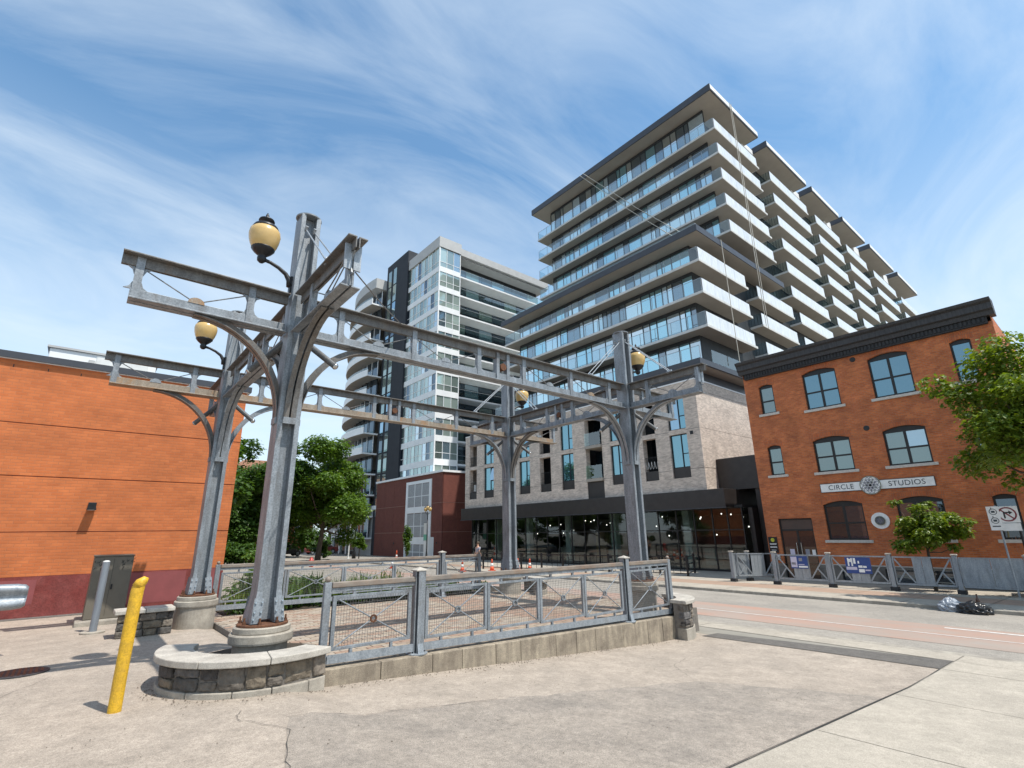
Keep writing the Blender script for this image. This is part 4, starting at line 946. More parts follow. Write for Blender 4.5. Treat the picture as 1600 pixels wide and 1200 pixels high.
for a, b in zip(ys_[:-1], ys_[1:]):
    for z0, z1 in ((zb+.12, 1.62), (1.68, CZ0)): ibox('shop_pane', SHOP, tw, GXs, GXs+.012, a+.035, b-.035, z0, z1)
ibox('shop_pane', SHOP, tw, GXs, GXs+2, ys_[0]-.006, ys_[0]+.006, zb+.1, CZ0)
# shop interior
part('shop_floor', CONC, tw, BX-.3, 46, 8.5, 38, -1.3, zb+.01); part('shop_back_wall', M('dim interior', (.30, .27, .24), (.2, .18, .165), .6, .9), tw, 45, 45.2, 8.5, 38, zb, CZ0+.5); part('shop_ceiling', DARKIN, tw, GXs+.1, 45, 8.5, 38, CZ0-.02, CZ0+.15)
part('shop_side_wall', DARKIN, tw, GXs+.1, 45, 38, 38.2, zb, CZ0); part('shop_side_wall', DARKIN, tw, 32.6, 45, 8.4, 8.5, zb, CZ0)
for y in (13.1, 19.8, 25.0, 30.4, 35.3): part('shop_pillar', GREENWALL, tw, 31.7, 32.2, y, y+.55, zb, CZ0)
for x, y, w, h, mt in ((36, 13.6, 1.1, 1.2, GREENWALL), (39, 27.2, 1.2, 2.6, WOODI), (37, 24.2, 1, 1.0, GREENWALL), (38, 18, 1.6, .9, WOODI), (37.5, 31, 1.3, 1.1, GREENWALL), (38, 35.5, 1.4, 1.0, WOODI)): part('shop_counter', mt, tw, x, x+.6, y, y+w, zb, zb+h)
r = random.Random(21); n = 0
for i in range(30):
    x, y, z = r.uniform(31.2, 40), r.uniform(9.5, 37), r.uniform(1.2, 2.9)
    o = MB().lathe([(.005, z+.05), (.034, z+.035), (.047, z), (.034, z-.035), (.005, z-.05)], (x, y, 0), 10).build('pendant_light', BULB, tw, smooth=True); MB().cyl((x, y, z+.07), (x, y, CZ0-.02), .006, n=4).build('cord', BLACKM, o)
# balcony tiers ------------------------------------------------
def guard_run(axis, c, a, b, z, n, mat, name='guard_panel', h=1.08):
    for i in range(n):
        u0, u1 = a+(b-a)*i/n+.012, a+(b-a)*(i+1)/n-.012
        if axis == 'y': ibox(name, mat, tw, c, c+.018, u0, u1, z, z+h)
        else: ibox(name, mat, tw, u0, u1, c, c+.018, z, z+h)
def panes_y(x, y0, y1, z0, z1, seed, fr):
    r = random.Random(seed); y = y0
    while y < y1-.2:
        w = min(r.choice((.7, .95, 1.25, 1.7, .5)), y1-y); mt = GTW[r.choice((0, 0, 3, 2, 1, 3, 1))]
        if r.random() < .22: zt = z0+(z1-z0)*.33; ibox('pane', mt, tw, x, x+.03, y+.03, y+w-.03, z0+.02, zt-.03); ibox('pane', mt, tw, x, x+.03, y+.03, y+w-.03, zt+.03, z1)
        else: ibox('pane', mt, tw, x, x+.03, y+.03, y+w-.03, z0+.02, z1)
        fr.box(x-.05, x+.04, y-.03, y+.03, z0, z1); y += w
    fr.box(x-.05, x+.04, y1-.03, y1+.03, z0, z1)
FR = MB(); ST = 2.76
# lower tier: three white balconies and the dark slab under them
LZ = [13.3, 16.42, 19.2, 21.93]; LX0, LY0, LY1 = 31.5, 9.65, 33.6
for i, z in enumerate(LZ):
    mt = CHARC if i == 0 else WHITEC
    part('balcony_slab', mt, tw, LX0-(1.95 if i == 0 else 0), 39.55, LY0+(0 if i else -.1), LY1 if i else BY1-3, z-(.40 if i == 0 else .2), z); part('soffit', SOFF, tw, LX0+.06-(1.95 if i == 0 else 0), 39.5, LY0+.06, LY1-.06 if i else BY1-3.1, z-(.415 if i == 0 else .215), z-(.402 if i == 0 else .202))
    z1 = (LZ[i+1]-.22) if i < 3 else 24.2-.02
    panes_y(32.7, 11.0, LY1-1.3, z, z1-.3, 100+i, FR); part('head_panel', DARKIN, tw, 32.66, 32.8, 11.0, LY1-1.3, z1-.3, z1)
    guard_run('y', LX0+.06-(1.5 if i == 0 else 0), LY0+.12, LY1-.1, z, 16, GUARD); guard_run('x', LY0+.06, LX0+.12, 39.3, z, 4, SUNGUARD if i else GUARDG, 'side_guard'); guard_run('x', LY1-.08, LX0+.12, 32.6, z, 1, GUARD)
    q = MB(); q.box(LX0+.055-(1.5 if i == 0 else 0), LX0+.085-(1.5 if i == 0 else 0), LY0+.1, LY1-.1, z+1.08, z+1.11)
    for j in range(17): y = LY0+.12+(LY1-LY0-.22)*j/16; q.box(LX0+.05-(1.5 if i == 0 else 0), LX0+.09-(1.5 if i == 0 else 0), y-.015, y+.015, z, z+1.08)
    q.build('guard_rail', GALVB, tw)
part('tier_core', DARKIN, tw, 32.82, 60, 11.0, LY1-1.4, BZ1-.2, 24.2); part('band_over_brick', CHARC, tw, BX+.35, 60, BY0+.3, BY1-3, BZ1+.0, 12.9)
part('white_flashing', WHITET, tw, BX-.03, 45, BY0-.03, BY1, BZ1+.001, BZ1+.09)
part('tier_roof', CHARC, tw, LX0-.3, 47, LY0-.3, LY1+.3, 24.15, 24.70); part('soffit', SOFF, tw, LX0-.24, 46.9, LY0-.24, LY1+.24, 24.135, 24.149)
guard_run('x', LY0+.5, 32.6, 46.5, 24.7, 9, SUNGUARD, 'side_guard'); guard_run('y', LX0+1.0, LY0+.5, LY1-.2, 24.7, 14, GUARD)
# upper tier
UX0, UY0, UY1 = 38.4, 9.85, 34.9; UZ = [27.5, 30.3, 33.1, 35.95, 38.8]; BAYS = [(UX0, 47.6), (50.4, 60.6), (63.2, 71.8), (74.2, 82.8), (86.0, 97.6), (100.8, 112.6)]
for i, z in enumerate([24.72]+UZ):
    z1 = (UZ[i]-.22) if i < 5 else 42.55
    if i:
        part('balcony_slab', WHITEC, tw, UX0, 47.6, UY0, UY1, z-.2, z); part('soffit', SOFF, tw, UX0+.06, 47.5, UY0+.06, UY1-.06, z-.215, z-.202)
        guard_run('y', UX0+.06, UY0+.12, UY1-.1, z, 16, GUARD); guard_run('x', UY0+.06, UX0+.12, 47.3, z, 5, SUNGUARD, 'side_guard'); guard_run('x', UY1-.08, UX0+.12, 39.5, z, 1, GUARD)
        q = MB(); q.box(UX0+.055, UX0+.085, UY0+.1, UY1-.1, z+1.08, z+1.11)
        for j in range(17): y = UY0+.12+(UY1-UY0-.22)*j/16; q.box(UX0+.05, UX0+.09, y-.015, y+.015, z, z+1.08)
        q.build('guard_rail', GALVB, tw)
    panes_y(39.55, 11.3, UY1-1.5, z, z1-.3, 200+i, FR); part('head_panel', DARKIN, tw, 39.51, 39.65, 11.3, UY1-1.5, z1-.3, z1)
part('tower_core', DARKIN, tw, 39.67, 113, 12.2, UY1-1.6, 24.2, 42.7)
FR.build('window_mullions', FRAME, tw)
# window wall on the long side, seen in the gaps between the bays
fl = [10.9, 13.6]+LZ[1:]+[24.72]+UZ+[42.5]
for z0, z1 in zip(fl[:-1], fl[1:]):
    x = 34 if z0 < 24 else 40.5
    while x < 112:
        ibox('side_pane', GL[(1, 1, 0, 3, 1)[int(x*3+z0) % 5]], tw, x+.05, x+2.9, 12.1, 12.13, z0+.15, z1-.3); x += 2.95
rz = [43.4, 43.5, 43.7, 44.0, 44.2, 44.4]
for b, (x0, x1) in enumerate(BAYS):
    if b:
        zl = [z for z in LZ[1:]+[24.7]+UZ]
        for z in zl:
            xa = x0 if z > 23 or b > 1 else 51.4
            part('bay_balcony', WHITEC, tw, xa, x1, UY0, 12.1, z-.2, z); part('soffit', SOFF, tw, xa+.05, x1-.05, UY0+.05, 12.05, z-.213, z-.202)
            guard_run('x', UY0+.05, xa+.05, x1-.05, z, 2 if b < 4 else 1, SUNGUARD, 'side_guard', 1.1); ibox('end_guard', GUARD, tw, xa+.04, xa+.06, UY0+.1, 11.9, z, z+1.08); ibox('end_guard', GUARD, tw, x1-.06, x1-.04, UY0+.1, 11.9, z, z+1.08)
            q = MB()
            for j in range(7): y = UY0+.15+j*.28; q.box(xa+.01, xa+.035, y-.012, y+.012, z, z+1.08)
            q.build('pickets', BLACKM, tw)
    y1 = UY1+.5 if b == 0 else 14
    part('roof_slab', CHARC, tw, x0-(.5 if b == 0 else .4), x1+.3, UY0-.35, y1, rz[b]-.75, rz[b]); part('soffit', SOFF, tw, x0-(.4 if b == 0 else .3), x1+.2, UY0-.25, y1-.1, rz[b]-.765, rz[b]-.752)
    part('roof_edge', WHITET, tw, x0-(.45 if b == 0 else .35), x1+.25, UY0-.38, UY0-.352, rz[b]-.6, rz[b]-.08)
    if b: part('roof_wall', WHITET, tw, x0-3.1, x0-.45, UY0+1.2, 14, 42.55, rz[b]-.35)
for z in LZ[1:]:
    part('bay_balcony', WHITEC, tw, 41.9, 49.7, UY0, 12.1, z-.2, z); part('soffit', SOFF, tw, 41.95, 49.65, UY0+.05, 12.05, z-.213, z-.202)
    guard_run('x', UY0+.05, 41.95, 49.65, z, 2, SUNGUARD, 'side_guard', 1.1); ibox('end_guard', GUARD, tw, 41.94, 41.96, UY0+.1, 11.9, z, z+1.08)
    q = MB()
    for j in range(7): y = UY0+.15+j*.28; q.box(41.91, 41.935, y-.012, y+.012, z, z+1.08)
    q.build('pickets', BLACKM, tw)
# maintenance ropes hanging from the roof
ROPE = M('pale rope', (.55, .52, .45), (.45, .42, .36), 20, .8)
for a, b in (((37.85, 26.5, 43.4), (35.6, 11.5, 24.75)), ((37.85, 26.0, 43.4), (35.9, 10.6, 24.75)), ((41.7, 9.42, 43.4), (41.1, 9.3, 18.6)), ((42.0, 9.42, 43.4), (41.5, 9.3, 18.4)), ((34.9, 9.28, 24.7), (34.9, 9.25, 13.9))):
    MB().tube([a, ((a[0]+b[0])/2, (a[1]+b[1])/2, (a[2]+b[2])/2-.35), b], .028, 6).build('rope', ROPE, tw)

# ------------------------------------------------------------------ white curved tower
wt = thing('apartment_tower', 'white and charcoal apartment tower with curved balconies and a glazed corner bay', 'building', (42, 58, -1))
AX, AY, FH = 30.4, 46.4, 2.97
WZ = [40.4-FH*(k+1)-.45 for k in range(11)]    # floor levels, top down
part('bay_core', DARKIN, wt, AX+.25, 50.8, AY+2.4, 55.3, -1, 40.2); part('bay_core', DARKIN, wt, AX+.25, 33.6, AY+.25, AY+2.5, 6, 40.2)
for k, z in enumerate([40.4-.45]+WZ):
    if k: 
        q = MB(); q.box(AX, AX+.2, AY, 55.4, z-.35, z+.42); q.box(AX+.2, 33.9, AY, AY+.2, z-.35, z+.42); q.build('spandrel', WHITET, wt)
top = [40.4]+[z-.35 for z in WZ]
for k, z in enumerate(WZ):
    z0, z1 = z+.42, (40.35 if k == 0 else WZ[k-1]-.35)
    n = 9
    for i in range(n):
        a, b = AY+.12+(55.4-AY-.12)*i/n, AY+.12+(55.4-AY-.12)*(i+1)/n; mt = (PALEG, GL[3], GTW[2], PALEG, GL[1], GL[3], PALEG)[(i*5+k*3) % 7]
        ibox('bay_pane', mt, wt, AX+.08, AX+.11, a+.05, b-.05, z0, z0+.75); ibox('bay_pane', mt, wt, AX+.08, AX+.11, a+.05, b-.05, z0+.81, z1)
    n = 3
    for i in range(n):
        a, b = AX+.12+(33.9-AX-.12)*i/n, AX+.12+(33.9-AX-.12)*(i+1)/n; mt = (PALEG, PALEG, GL[3], PALEG, GL[2])[(i*2+k*3) % 5]
        ibox('bay_pane', mt, wt, a+.05, b-.05, AY+.08, AY+.11, z0, z0+.75); ibox('bay_pane', mt, wt, a+.05, b-.05, AY+.08, AY+.11, z0+.81, z1)
    q = MB(); q.box(AX+.04, AX+.1, AY+.1, 55.4, z0+.75, z0+.81); q.box(AX+.1, 33.9, AY+.04, AY+.1, z0+.75, z0+.81); q.build('transom', WHITET, wt)
q = MB()
for i in range(10): y = AY+.12+(55.4-AY-.12)*i/9; w = .055 if i % 3 == 0 else .022; q.box(AX+.02, AX+.09, y-w, y+w, 6, 40.39)
for i in range(4): x = AX+.12+(33.9-AX-.12)*i/3; w = .05 if i % 3 == 0 else .03; q.box(x-w, x+w, AY+.02, AY+.09, 6, 40.39)
q.box(AX-.03, AX+.12, AY-.03, AY+.12, 6, 40.4); q.build('white_mullions', WHITET, wt)
q = MB(); q.box(AX-.1, AX+3.6, AY-.1, 55.5, 40.4, 42.0); q.build('bay_parapet', GREYT, wt)
q = MB(); q.box(33.9, 51.5, AY+.1, AY+.5, 40.4, 41.5); q.box(33.9, 51.5, AY+.5, 55, 40.2, 40.6); q.build('roof_parapet', GREYT, wt)
for k, z in enumerate(WZ):
    o = part('balcony', WHITET, wt, 33.92, 51.3, AY+.1, AY+2.4, z-.22, z); 
    for i in range(9): a, b = 34+17.2*i/9, 34+17.2*(i+1)/9; ibox('guard_panel', GUARDG, wt, a+.02, b-.02, AY+.16, AY+.18, z, z+1.05)
    MB().box(33.95, 51.3, AY+.15, AY+.19, z+1.05, z+1.09).build('guard_rail', GALVB, wt)
    for i in range(7):
        a, b = 34+17.2*i/7, 34+17.2*(i+1)/7; ibox('wing_pane', GL[(1, 3, 1, 2, 1)[(i+2*k) % 5]], wt, a+.05, b-.05, AY+2.34, AY+2.38, z+.05, z+FH-.3)
# dark vertical shaft with narrow windows
part('dark_shaft', DARKT, wt, AX-.25, 45, 55.16, 62.2, -1, 43.9)
for k in range(13):
    for y in (59.3, 61.0): ibox('slit_window', GL[(3, 3, 1, 3, 0)[(k*2+int(y)) % 5]], wt, AX-.29, AX-.251, y-.5, y+.5, 4.2+k*FH, 4.2+k*FH+2.75)
# curved wing
EC = (38.0, 66.0); EA, EB = 10.5, 15.0
def earc(s0, e0, n=20, t1=112): return [(EC[0]-(EA-s0)*cos(rad(-14.6+(t1+14.6)*i/n)), max(62.21, EC[1]+e0+(EB-s0)*sin(rad(-14.6+(t1+14.6)*i/n)))) for i in range(n+1)]
def curve_wall(s, z0, z1, th, mat, name, pa, t1=112):
    m = MB(); A = earc(s, 0, 26, t1); B = earc(s+th, 0, 26, t1); n = len(A)
    for z in (z0, z1): m.v += [(x, y, z) for x, y in A]+[(x, y, z) for x, y in B]
    for i in range(n-1): m.f += [(i, i+1, 2*n+i+1, 2*n+i), (n+i+1, n+i, 3*n+i, 3*n+i+1), (2*n+i, 2*n+i+1, 3*n+i+1, 3*n+i), (i+1, i, n+i, n+i+1)]
    m.f += [(0, 2*n, 3*n, n), (n-1, 2*n-1, 4*n-1, 3*n-1)]; return m.build(name, mat, pa)
for k, z in enumerate([40.0]+WZ+[WZ[-1]-FH, WZ[-1]-2*FH]):
    if k:
        A = earc(0, 0, 26); m = MB(); m.prism(A+[(46, 62.25)], lambda u, v, w: (u, v, w), z-.22, z); o = m.build('curved_balcony', WHITET, wt)
        m = MB(); m.prism([(EC[0]+(x-EC[0])*.995, EC[1]+(y-EC[1])*.99) for x, y in A]+[(46, 62.3)], lambda u, v, w: (u, v, w), z-.235, z-.221); m.build('soffit', SOFF, o)
        curve_wall(.02, z+.002, z+.78, .12, WHITET, 'curved_parapet', o); curve_wall(.05, z+.782, z+1.12, .02, GUARDG, 'curved_guard', o); curve_wall(2.0, z+.003, z+FH-.24, .05, GL[1], 'curved_window', o)
        q = MB(); A = earc(1.9, 0, 17)
        for x, y in A: q.box(x-.04, x+.04, y-.04, y+.04, z+.002, z+FH-.24)
        q.build('curved_mullions', WHITET if k % 2 else FRAME, o)
m = MB(); m.prism(earc(.6, 0, 26)+[(46, 62.25)], lambda u, v, w: (u, v, w), 39.9, 41.6); m.build('curved_roof', GREYT, wt)
# red brick base building
rb = thing('brick_building', 'dark red brick block with tall white framed louvre windows below the white tower', 'building', (34, 52, -1))
RX, RY = 30.0, 43.5
part('backing', M('pale brick joint', (.34, .24, .19), (.3, .2, .16), 3, .9), rb, RX+.02, 46, RY+.02, 61, -1.2, 8.7)
zs = [-1.2, 1.9, 5.2, 8.7]; ysr = [RY, 45.9, 52.3, 55.6, 58.3, 61.02]
for a, b in zip(ysr[:-1], ysr[1:]):
    for c, d in zip(zs[:-1], zs[1:]):
        if a == 45.9: continue
        ibox('brick_panel', RBRICK, rb, RX, RX+.1, a+(.0 if a == RY else .022), b-.022, c+.022, d-.022)
for c, d in zip(zs[:-1], zs[1:]):
    for a, b in ((RX+.001, 32.0), (32.0, 36), (36, 46)): ibox('brick_panel', RBRICK, rb, a+.001, b-.022, RY, RY+.1, c+.022, d-.022)
part('brick_header', RBRICK, rb, RX, RX+.1, 45.92, 52.28, 8.15, 8.7)
part('parapet', WHITET, rb, RX-.15, 46, RY-.15, 61.2, 8.702, 8.95)
q = MB(); q.box(RX-.06, RX+.08, 46.0, 46.5, -1.2, 8.12); q.box(RX-.06, RX+.08, 51.75, 52.25, -1.2, 8.12); q.box(RX-.06, RX+.08, 46.5, 51.75, 7.75, 8.12); q.box(RX-.06, RX+.08, 46.5, 51.75, 4.2, 4.95); q.box(RX-.06, RX+.08, 46.5, 51.75, .5, 1.35)
wf = q.build('window_surround', WHITET, rb)
LOUV = M('grey louvre', (.42, .43, .44), (.36, .37, .38), 3, .7)
for z0, z1 in ((4.95, 7.75), (1.35, 4.2), (-1.1, .5)):
    for i in range(3):
        a, b = 46.5+5.25*i/3, 46.5+5.25*(i+1)/3
        for c, d in ((z0, z0+(z1-z0)*.45), (z0+(z1-z0)*.45, z1)):
            ibox('louvre_backing', CHARC, wf, RX+.006, RX+.016, a+.06, b-.06, c+.04, d-.04); lv = MB(); zz_ = c+.06
            while zz_ < d-.08: lv.box(RX-.03, RX+.005, a+.06, b-.06, zz_, zz_+.085); zz_ += .11
            lv.build('louvre_blades', LOUV, wf, kind='stuff')
q = MB()
for z0, z1 in ((4.95, 7.75), (1.35, 4.2), (-1.1, .5)):
    for i in (1, 2): y = 46.5+5.25*i/3; q.box(RX-.05, RX+.015, y-.05, y+.05, z0, z1)
    zc = z0+(z1-z0)*.45; q.box(RX-.045, RX+.014, 46.5, 51.75, zc-.04, zc+.04)
q.build('glazing_bar', WHITET, wf)
for y, z in ((55.1, .6), (44.6, .7)): MB().tube([(RX-.06, y, z), (RX, y, z)], [.12, .12], 12).build('wall_vent', BLACKM, rb)
gb = thing('low_building', 'pale grey panelled low building adjoining the dark red brick block', 'building', (34, 68, -1))
for c, d in ((-1.2, 2.6), (2.64, 5.4)): 
    for a, b in ((61.25, 64.5), (64.54, 67.6)): ibox('wall_panel', GREYT, gb, RX+.2, 44, a, b, c, d)
part('parapet', WHITET, gb, RX+.1, 44, 61.2, 80, 5.16, 5.7)
for a, b, mt in ((67.65, 70.2, WHITET), (70.2, 73.2, RBRICK), (73.2, 74.2, WHITET), (74.2, 80, GREYT)): part('wall_panel', mt, gb, RX+.25, 44, a, b-.03, 2.2, 5.4)
part('entrance', DARKIN, gb, RX+.6, 43, 67.65, 80, -1.2, 2.2)
for y in (67.8, 71.0, 73.6, 77): part('white_pier', WHITET, gb, RX+.2, RX+.6, y, y+.5, -1.2, 2.2)
for y in (68.5, 71.8, 74.4): part('window', GL[3], gb, RX+.4, RX+.44, y, y+1.8, -.6, 1.5)
for y in (68.2, 75): part('upper_window', GL[3], gb, RX+.2, RX+.245, y, y+1.6, 2.8, 4.9)
# distant house behind the trees
hb = thing('brick_house', 'distant red brick house with hipped roof behind the left trees', 'house', (20, 88, -1))
part('wall', CBRICK, hb, 14, 30, 86, 98, -1.2, 11); MB().add([(13.5, 85.5, 11.001), (30.5, 85.5, 11.001), (30.5, 98.5, 11.001), (13.5, 98.5, 11.001), (19, 92, 15), (25, 92, 15)], [(3, 2, 1, 0), (0, 1, 5, 4), (2, 3, 4, 5), (1, 2, 5), (3, 0, 4)]).build('roof', M('brown shingles', (.25, .12, .07), (.2, .1, .06), 4, .9), hb)
for i in range(4):
    for z in (1.5, 5, 8.2): w = part('window', WHITET, hb, 15.5+i*3.8, 17+i*3.8, 85.94, 85.999, z, z+1.9); part('pane', GL[1], w, 15.62+i*3.8, 16.88+i*3.8, 85.92, 85.939, z+.12, z+1.78)

# ------------------------------------------------------------------ trees and plants
def leafcloud(blobs, n, size, seed, droop=.3):
    r = random.Random(seed); m = MB(); tot = sum(b[3]*b[4]*b[5] for b in blobs)
    for (cx, cy, cz, rx, ry, rz) in blobs:
        k = int(n*rx*ry*rz/tot)+8
        for _ in range(k):
            u = r.gauss(0, 1), r.gauss(0, 1), r.gauss(0, 1); L = math.sqrt(sum(a*a for a in u)) or 1; q = r.random()**.42*r.uniform(.82, 1.1)
            p = V3((cx+u[0]/L*rx*q, cy+u[1]/L*ry*q, cz+u[2]/L*rz*q))
            d = V3((u[0]/L+r.uniform(-.8, .8), u[1]/L+r.uniform(-.8, .8), r.uniform(-.7, .35)-droop)).normalized()
            sd = d.cross(V3((r.uniform(-.5, .5), r.uniform(-.5, .5), 1))).normalized(); s = size*r.choice((.55, .8, 1, 1.3))*r.uniform(.8, 1.15); nn = sd.cross(d)*.12*s
            o = len(m.v); m.v += [tuple(p), tuple(p+d*s*.5+sd*s*.42+nn), tuple(p+d*s*1.05), tuple(p+d*s*.5-sd*s*.42+nn)]; m.f += [(o, o+1, o+2), (o, o+2, o+3)]
    return m
def crown_blobs(c, rad3, n, seed, br=.30):
    r = random.Random(seed); B = []
    for i in range(n):
        t = r.uniform(0, 2*pi); ph = r.uniform(-.75, 1); q = r.uniform(.45, 1.06); h = math.sqrt(max(0, 1-ph*ph*.85))
        s = br*r.uniform(.6, 1.15)
        B.append((c[0]+rad3[0]*q*h*cos(t), c[1]+rad3[1]*q*h*sin(t), c[2]+rad3[2]*q*ph, rad3[0]*s, rad3[1]*s, rad3[2]*s*.75))
    B.append((*c, rad3[0]*.5, rad3[1]*.5, rad3[2]*.55)); return B
def tree(base, h, c, rad3, n, size, mat, label, seed, name='tree', blobs=26, trunk=.16, group=None, cat='tree'):
    t = thing(name, label, cat, base, group); r = random.Random(seed); bx, by, bz = base; B = crown_blobs(c, rad3, blobs, seed)
    T = MB(); fork = bz+(c[2]-rad3[2]-bz)*.9+.15*h; top = (bx+(c[0]-bx)*.6, by+(c[1]-by)*.6, fork)
    T.tube([(bx, by, bz-.1), (bx+(top[0]-bx)*.3, by+(top[1]-by)*.3, bz+(fork-bz)*.45), top, (c[0], c[1], c[2]+rad3[2]*.4)], [trunk*1.25, trunk, trunk*.8, trunk*.18], 10)
    for b in r.sample(B, min(len(B), 12)):
        a = V3(top)+(V3(c)-V3(top))*r.uniform(0, .5); e = V3(b[:3]); md = a+(e-a)*.5+V3((0, 0, -.1*h*r.random()*.4)); T.tube([a, md, e], [trunk*.42, trunk*.26, trunk*.08], 6)
    T.build('trunk', BARK, t, smooth=True)
    leafcloud(B, n, size, seed+1).build('crown', mat, t); return t
tree((14.6, 39.2, -.75), 11, (15.0, 39.4, 5.3), (4.3, 4.2, 5.0), 62000, .235, LEAFM, 'broad green street tree standing right of the near pergola column before the white tower', 31, blobs=40, trunk=.24)
tree((10.0, 41.0, -.75), 10, (9.4, 40.5, 4.5), (4.3, 4.0, 5.2), 62000, .235, LEAFD, 'dark green street tree close beside the end of the orange building', 37, blobs=34, trunk=.2)
tree((7.2, 48.0, -.75), 12, (7.4, 48, 6.0), (4.0, 3.6, 5.6), 12000, .36, LEAFD, 'dark tree farther back partly hidden by the orange building', 41, blobs=26, trunk=.22)
tree((13.0, 58.0, -.75), 12, (13.0, 58, 4.2), (8.5, 4.6, 5.6), 34000, .34, LEAFD, 'wide dark tree at the back of the left group before the distant house', 43, blobs=26, trunk=.25)
tree((21.2, 45.6, -.8), 3, (21.2, 45.6, .95), (.85, .85, 1.0), 1500, .2, LEAFM, 'small young tree in front of the pale grey low building', 47, blobs=10, trunk=.05)
tree((24.2, 40.9, -.9), 4.5, (24.2, 40.9, 1.2), (.42, .42, 1.9), 1800, .17, LEAFM, 'slim columnar shrub before the white framed louvre windows', 53, 'shrub', 12, .05, cat='shrub')
tree((24.75, -1.75, -.95), 3.6, (24.75, -1.8, 1.5), (1.1, 1.35, 1.3), 8000, .135, LEAFY, 'small dense yellow green tree in front of the ground floor window by the round plaque', 59, 'tree', 22, .06)
tree((22.1, -6.1, -.9), 9, (22.2, -6.2, 5.2), (2.5, 2.7, 3.0), 26000, .165, LEAFY, 'larger yellow green maple overlapping the right end of the brick studio building', 61, 'tree', 52, .15)
tree((3.0, 30.5, -.4), 9, (3.0, 30.5, 4.6), (3.0, 3.4, 4.2), 9000, .34, LEAFD, 'unseen dark tree added behind the orange building to be mirrored in the shop glass', 67, 'tree', 20, .2)  # hidden from view, added to darken the shop glass reflections
tree((4.4, 17.5, -.15), 1.6, (4.4, 17.5, .55), (.75, .7, .55), 2600, .11, LEAFM, 'round green bush beyond the planting bed at the orange building corner', 69, 'bush', 12, .04, cat='bush')
for k, (bx, by, br_) in enumerate(((6.5, 34, 1.5), (9.2, 36.5, 1.3), (12.0, 44, 1.7), (17.5, 47, 1.4))):
    tree((bx, by, -.6), 2.5, (bx, by, .55), (br_, br_, 1.15), 3600, .2, LEAFD, ('low dark bush nearest the orange building corner', 'low dark bush under the dark street tree', 'low dark bush between the two street tree trunks', 'low dark bush behind the broad street tree trunk')[k], 83+k, 'bush', 12, .05, cat='bush')
# planting bed behind the rear railing
struct(poly_sheet('planting_bed', SOIL, [(.9, 5.6), (9.2, 5.6), (9.2, 8.2), (.9, 8.2)], .03))
def tuft(x, y, h, n, seed, mat, label):
    r = random.Random(seed); m = MB()
    for _ in range(n):
        a, ln = r.uniform(0, 2*pi), h*r.uniform(.55, 1.1); sx, sy = x+r.gauss(0, .12), y+r.gauss(0, .12); w = r.uniform(.012, .022); out = r.uniform(.1, .5)*ln; px_, py_ = -sin(a)*w, cos(a)*w
        z = .04; o = len(m.v)
        for k, (t_, ww) in enumerate(((0, 1), (.4, 1.1), (.75, .8), (1, .1))):
            cx_, cy_, cz_ = sx+cos(a)*out*t_*t_, sy+sin(a)*out*t_*t_, z+ln*(t_-.22*t_*t_*out/ln); m.v += [(cx_-px_*ww, cy_-py_*ww, cz_), (cx_+px_*ww, cy_+py_*ww, cz_)]
        for k in range(3): m.f.append((o+2*k, o+2*k+1, o+2*k+3, o+2*k+2))
    return tag(m.build('lily_plant', mat), label, 'plant', 'leafy plants in the bed behind the rear railing')
r = random.Random(71)
for i in range(26): tuft(1.1+i*.235+r.uniform(-.08, .08), 5.95+r.uniform(-.12, .75), r.uniform(.45, .85) if i < 18 else r.uniform(.25, .5), 70, i, LEAFY if i % 3 == 0 else LEAFM, 'strap leaved green plant in the bed behind the rear railing')
m = leafcloud([(x, 5.75+.1*(k % 3), .14, .28, .16, .12) for k, x in enumerate([1+.3*i for i in range(24)])], 5000, .07, 77); o = m.build('ground_cover', LEAFD); o['kind'] = 'stuff'
m = leafcloud([(1.6+.5*i, 7.6, .3, .5, .4, .35) for i in range(4)], 2500, .12, 79); tag(m.build('low_hedge', LEAFD), 'low dark green hedge at the back of the planting bed', 'hedge')

# ------------------------------------------------------------------ street furniture
def gzs(x): return gx(x)+.108
def barrier(p, q, label, kind, group='galvanised barrier panels before the brick studio building'):
    a, b = V3((*p, gzs(p[0]))), V3((*q, gzs(q[0]))); t = thing('street_barrier', label, 'barrier', a, group); d = (b-a); L = d.length; d.normalize(); up = V3((0, 0, 1)); a = a+d*.1; L -= .2
    P = lambda u, z: a+d*(u*L)+up*z
    m = MB(); m.bar(P(0, 1.28), P(1, 1.28), .06, .05); m.bar(P(0, .27), P(1, .27), .06, .07); m.bar(P(.008, .3), P(.008, 1.26), .05, .05); m.bar(P(.992, .3), P(.992, 1.26), .05, .05); m.build('frame', GALVB, t)
    c0, c1 = (.34, .66) if kind else (.02, .98)
    s = MB()
    for u0, u1 in ((c0, .497), (.503, c1)): s.bar(P(u0, .78), P(u1, .78), .02, .94)
    s.build('sheet', GALVB, t)
    if kind:
        s = MB()
        s.bar(P(.03, 1.22), P(c0-.01, .33), .03, .05); s.bar(P(.04, .33), P(.19, .75), .028, .05); s.bar(P(.97, 1.22), P(c1+.01, .33), .03, .05); s.bar(P(.96, .33), P(.81, .75), .028, .05); s.build('brace', GALVB, t)
    return P
def bpost(p, label):
    x, y = p; z = gzs(x); t = thing('barrier_post', label, 'post', (x, y, z), 'galvanised posts of the street barrier')
    part('block_foot', CORN2, t, x-.13, x+.13, y-.13, y+.13, z, z+.14); part('shaft', GALVB, t, x-.075, x+.075, y-.075, y+.075, z+.141, z+1.36, bevel=.01); part('cap', CAPST, t, x-.10, x+.10, y-.10, y+.10, z+1.361, z+1.42, bevel=.02)
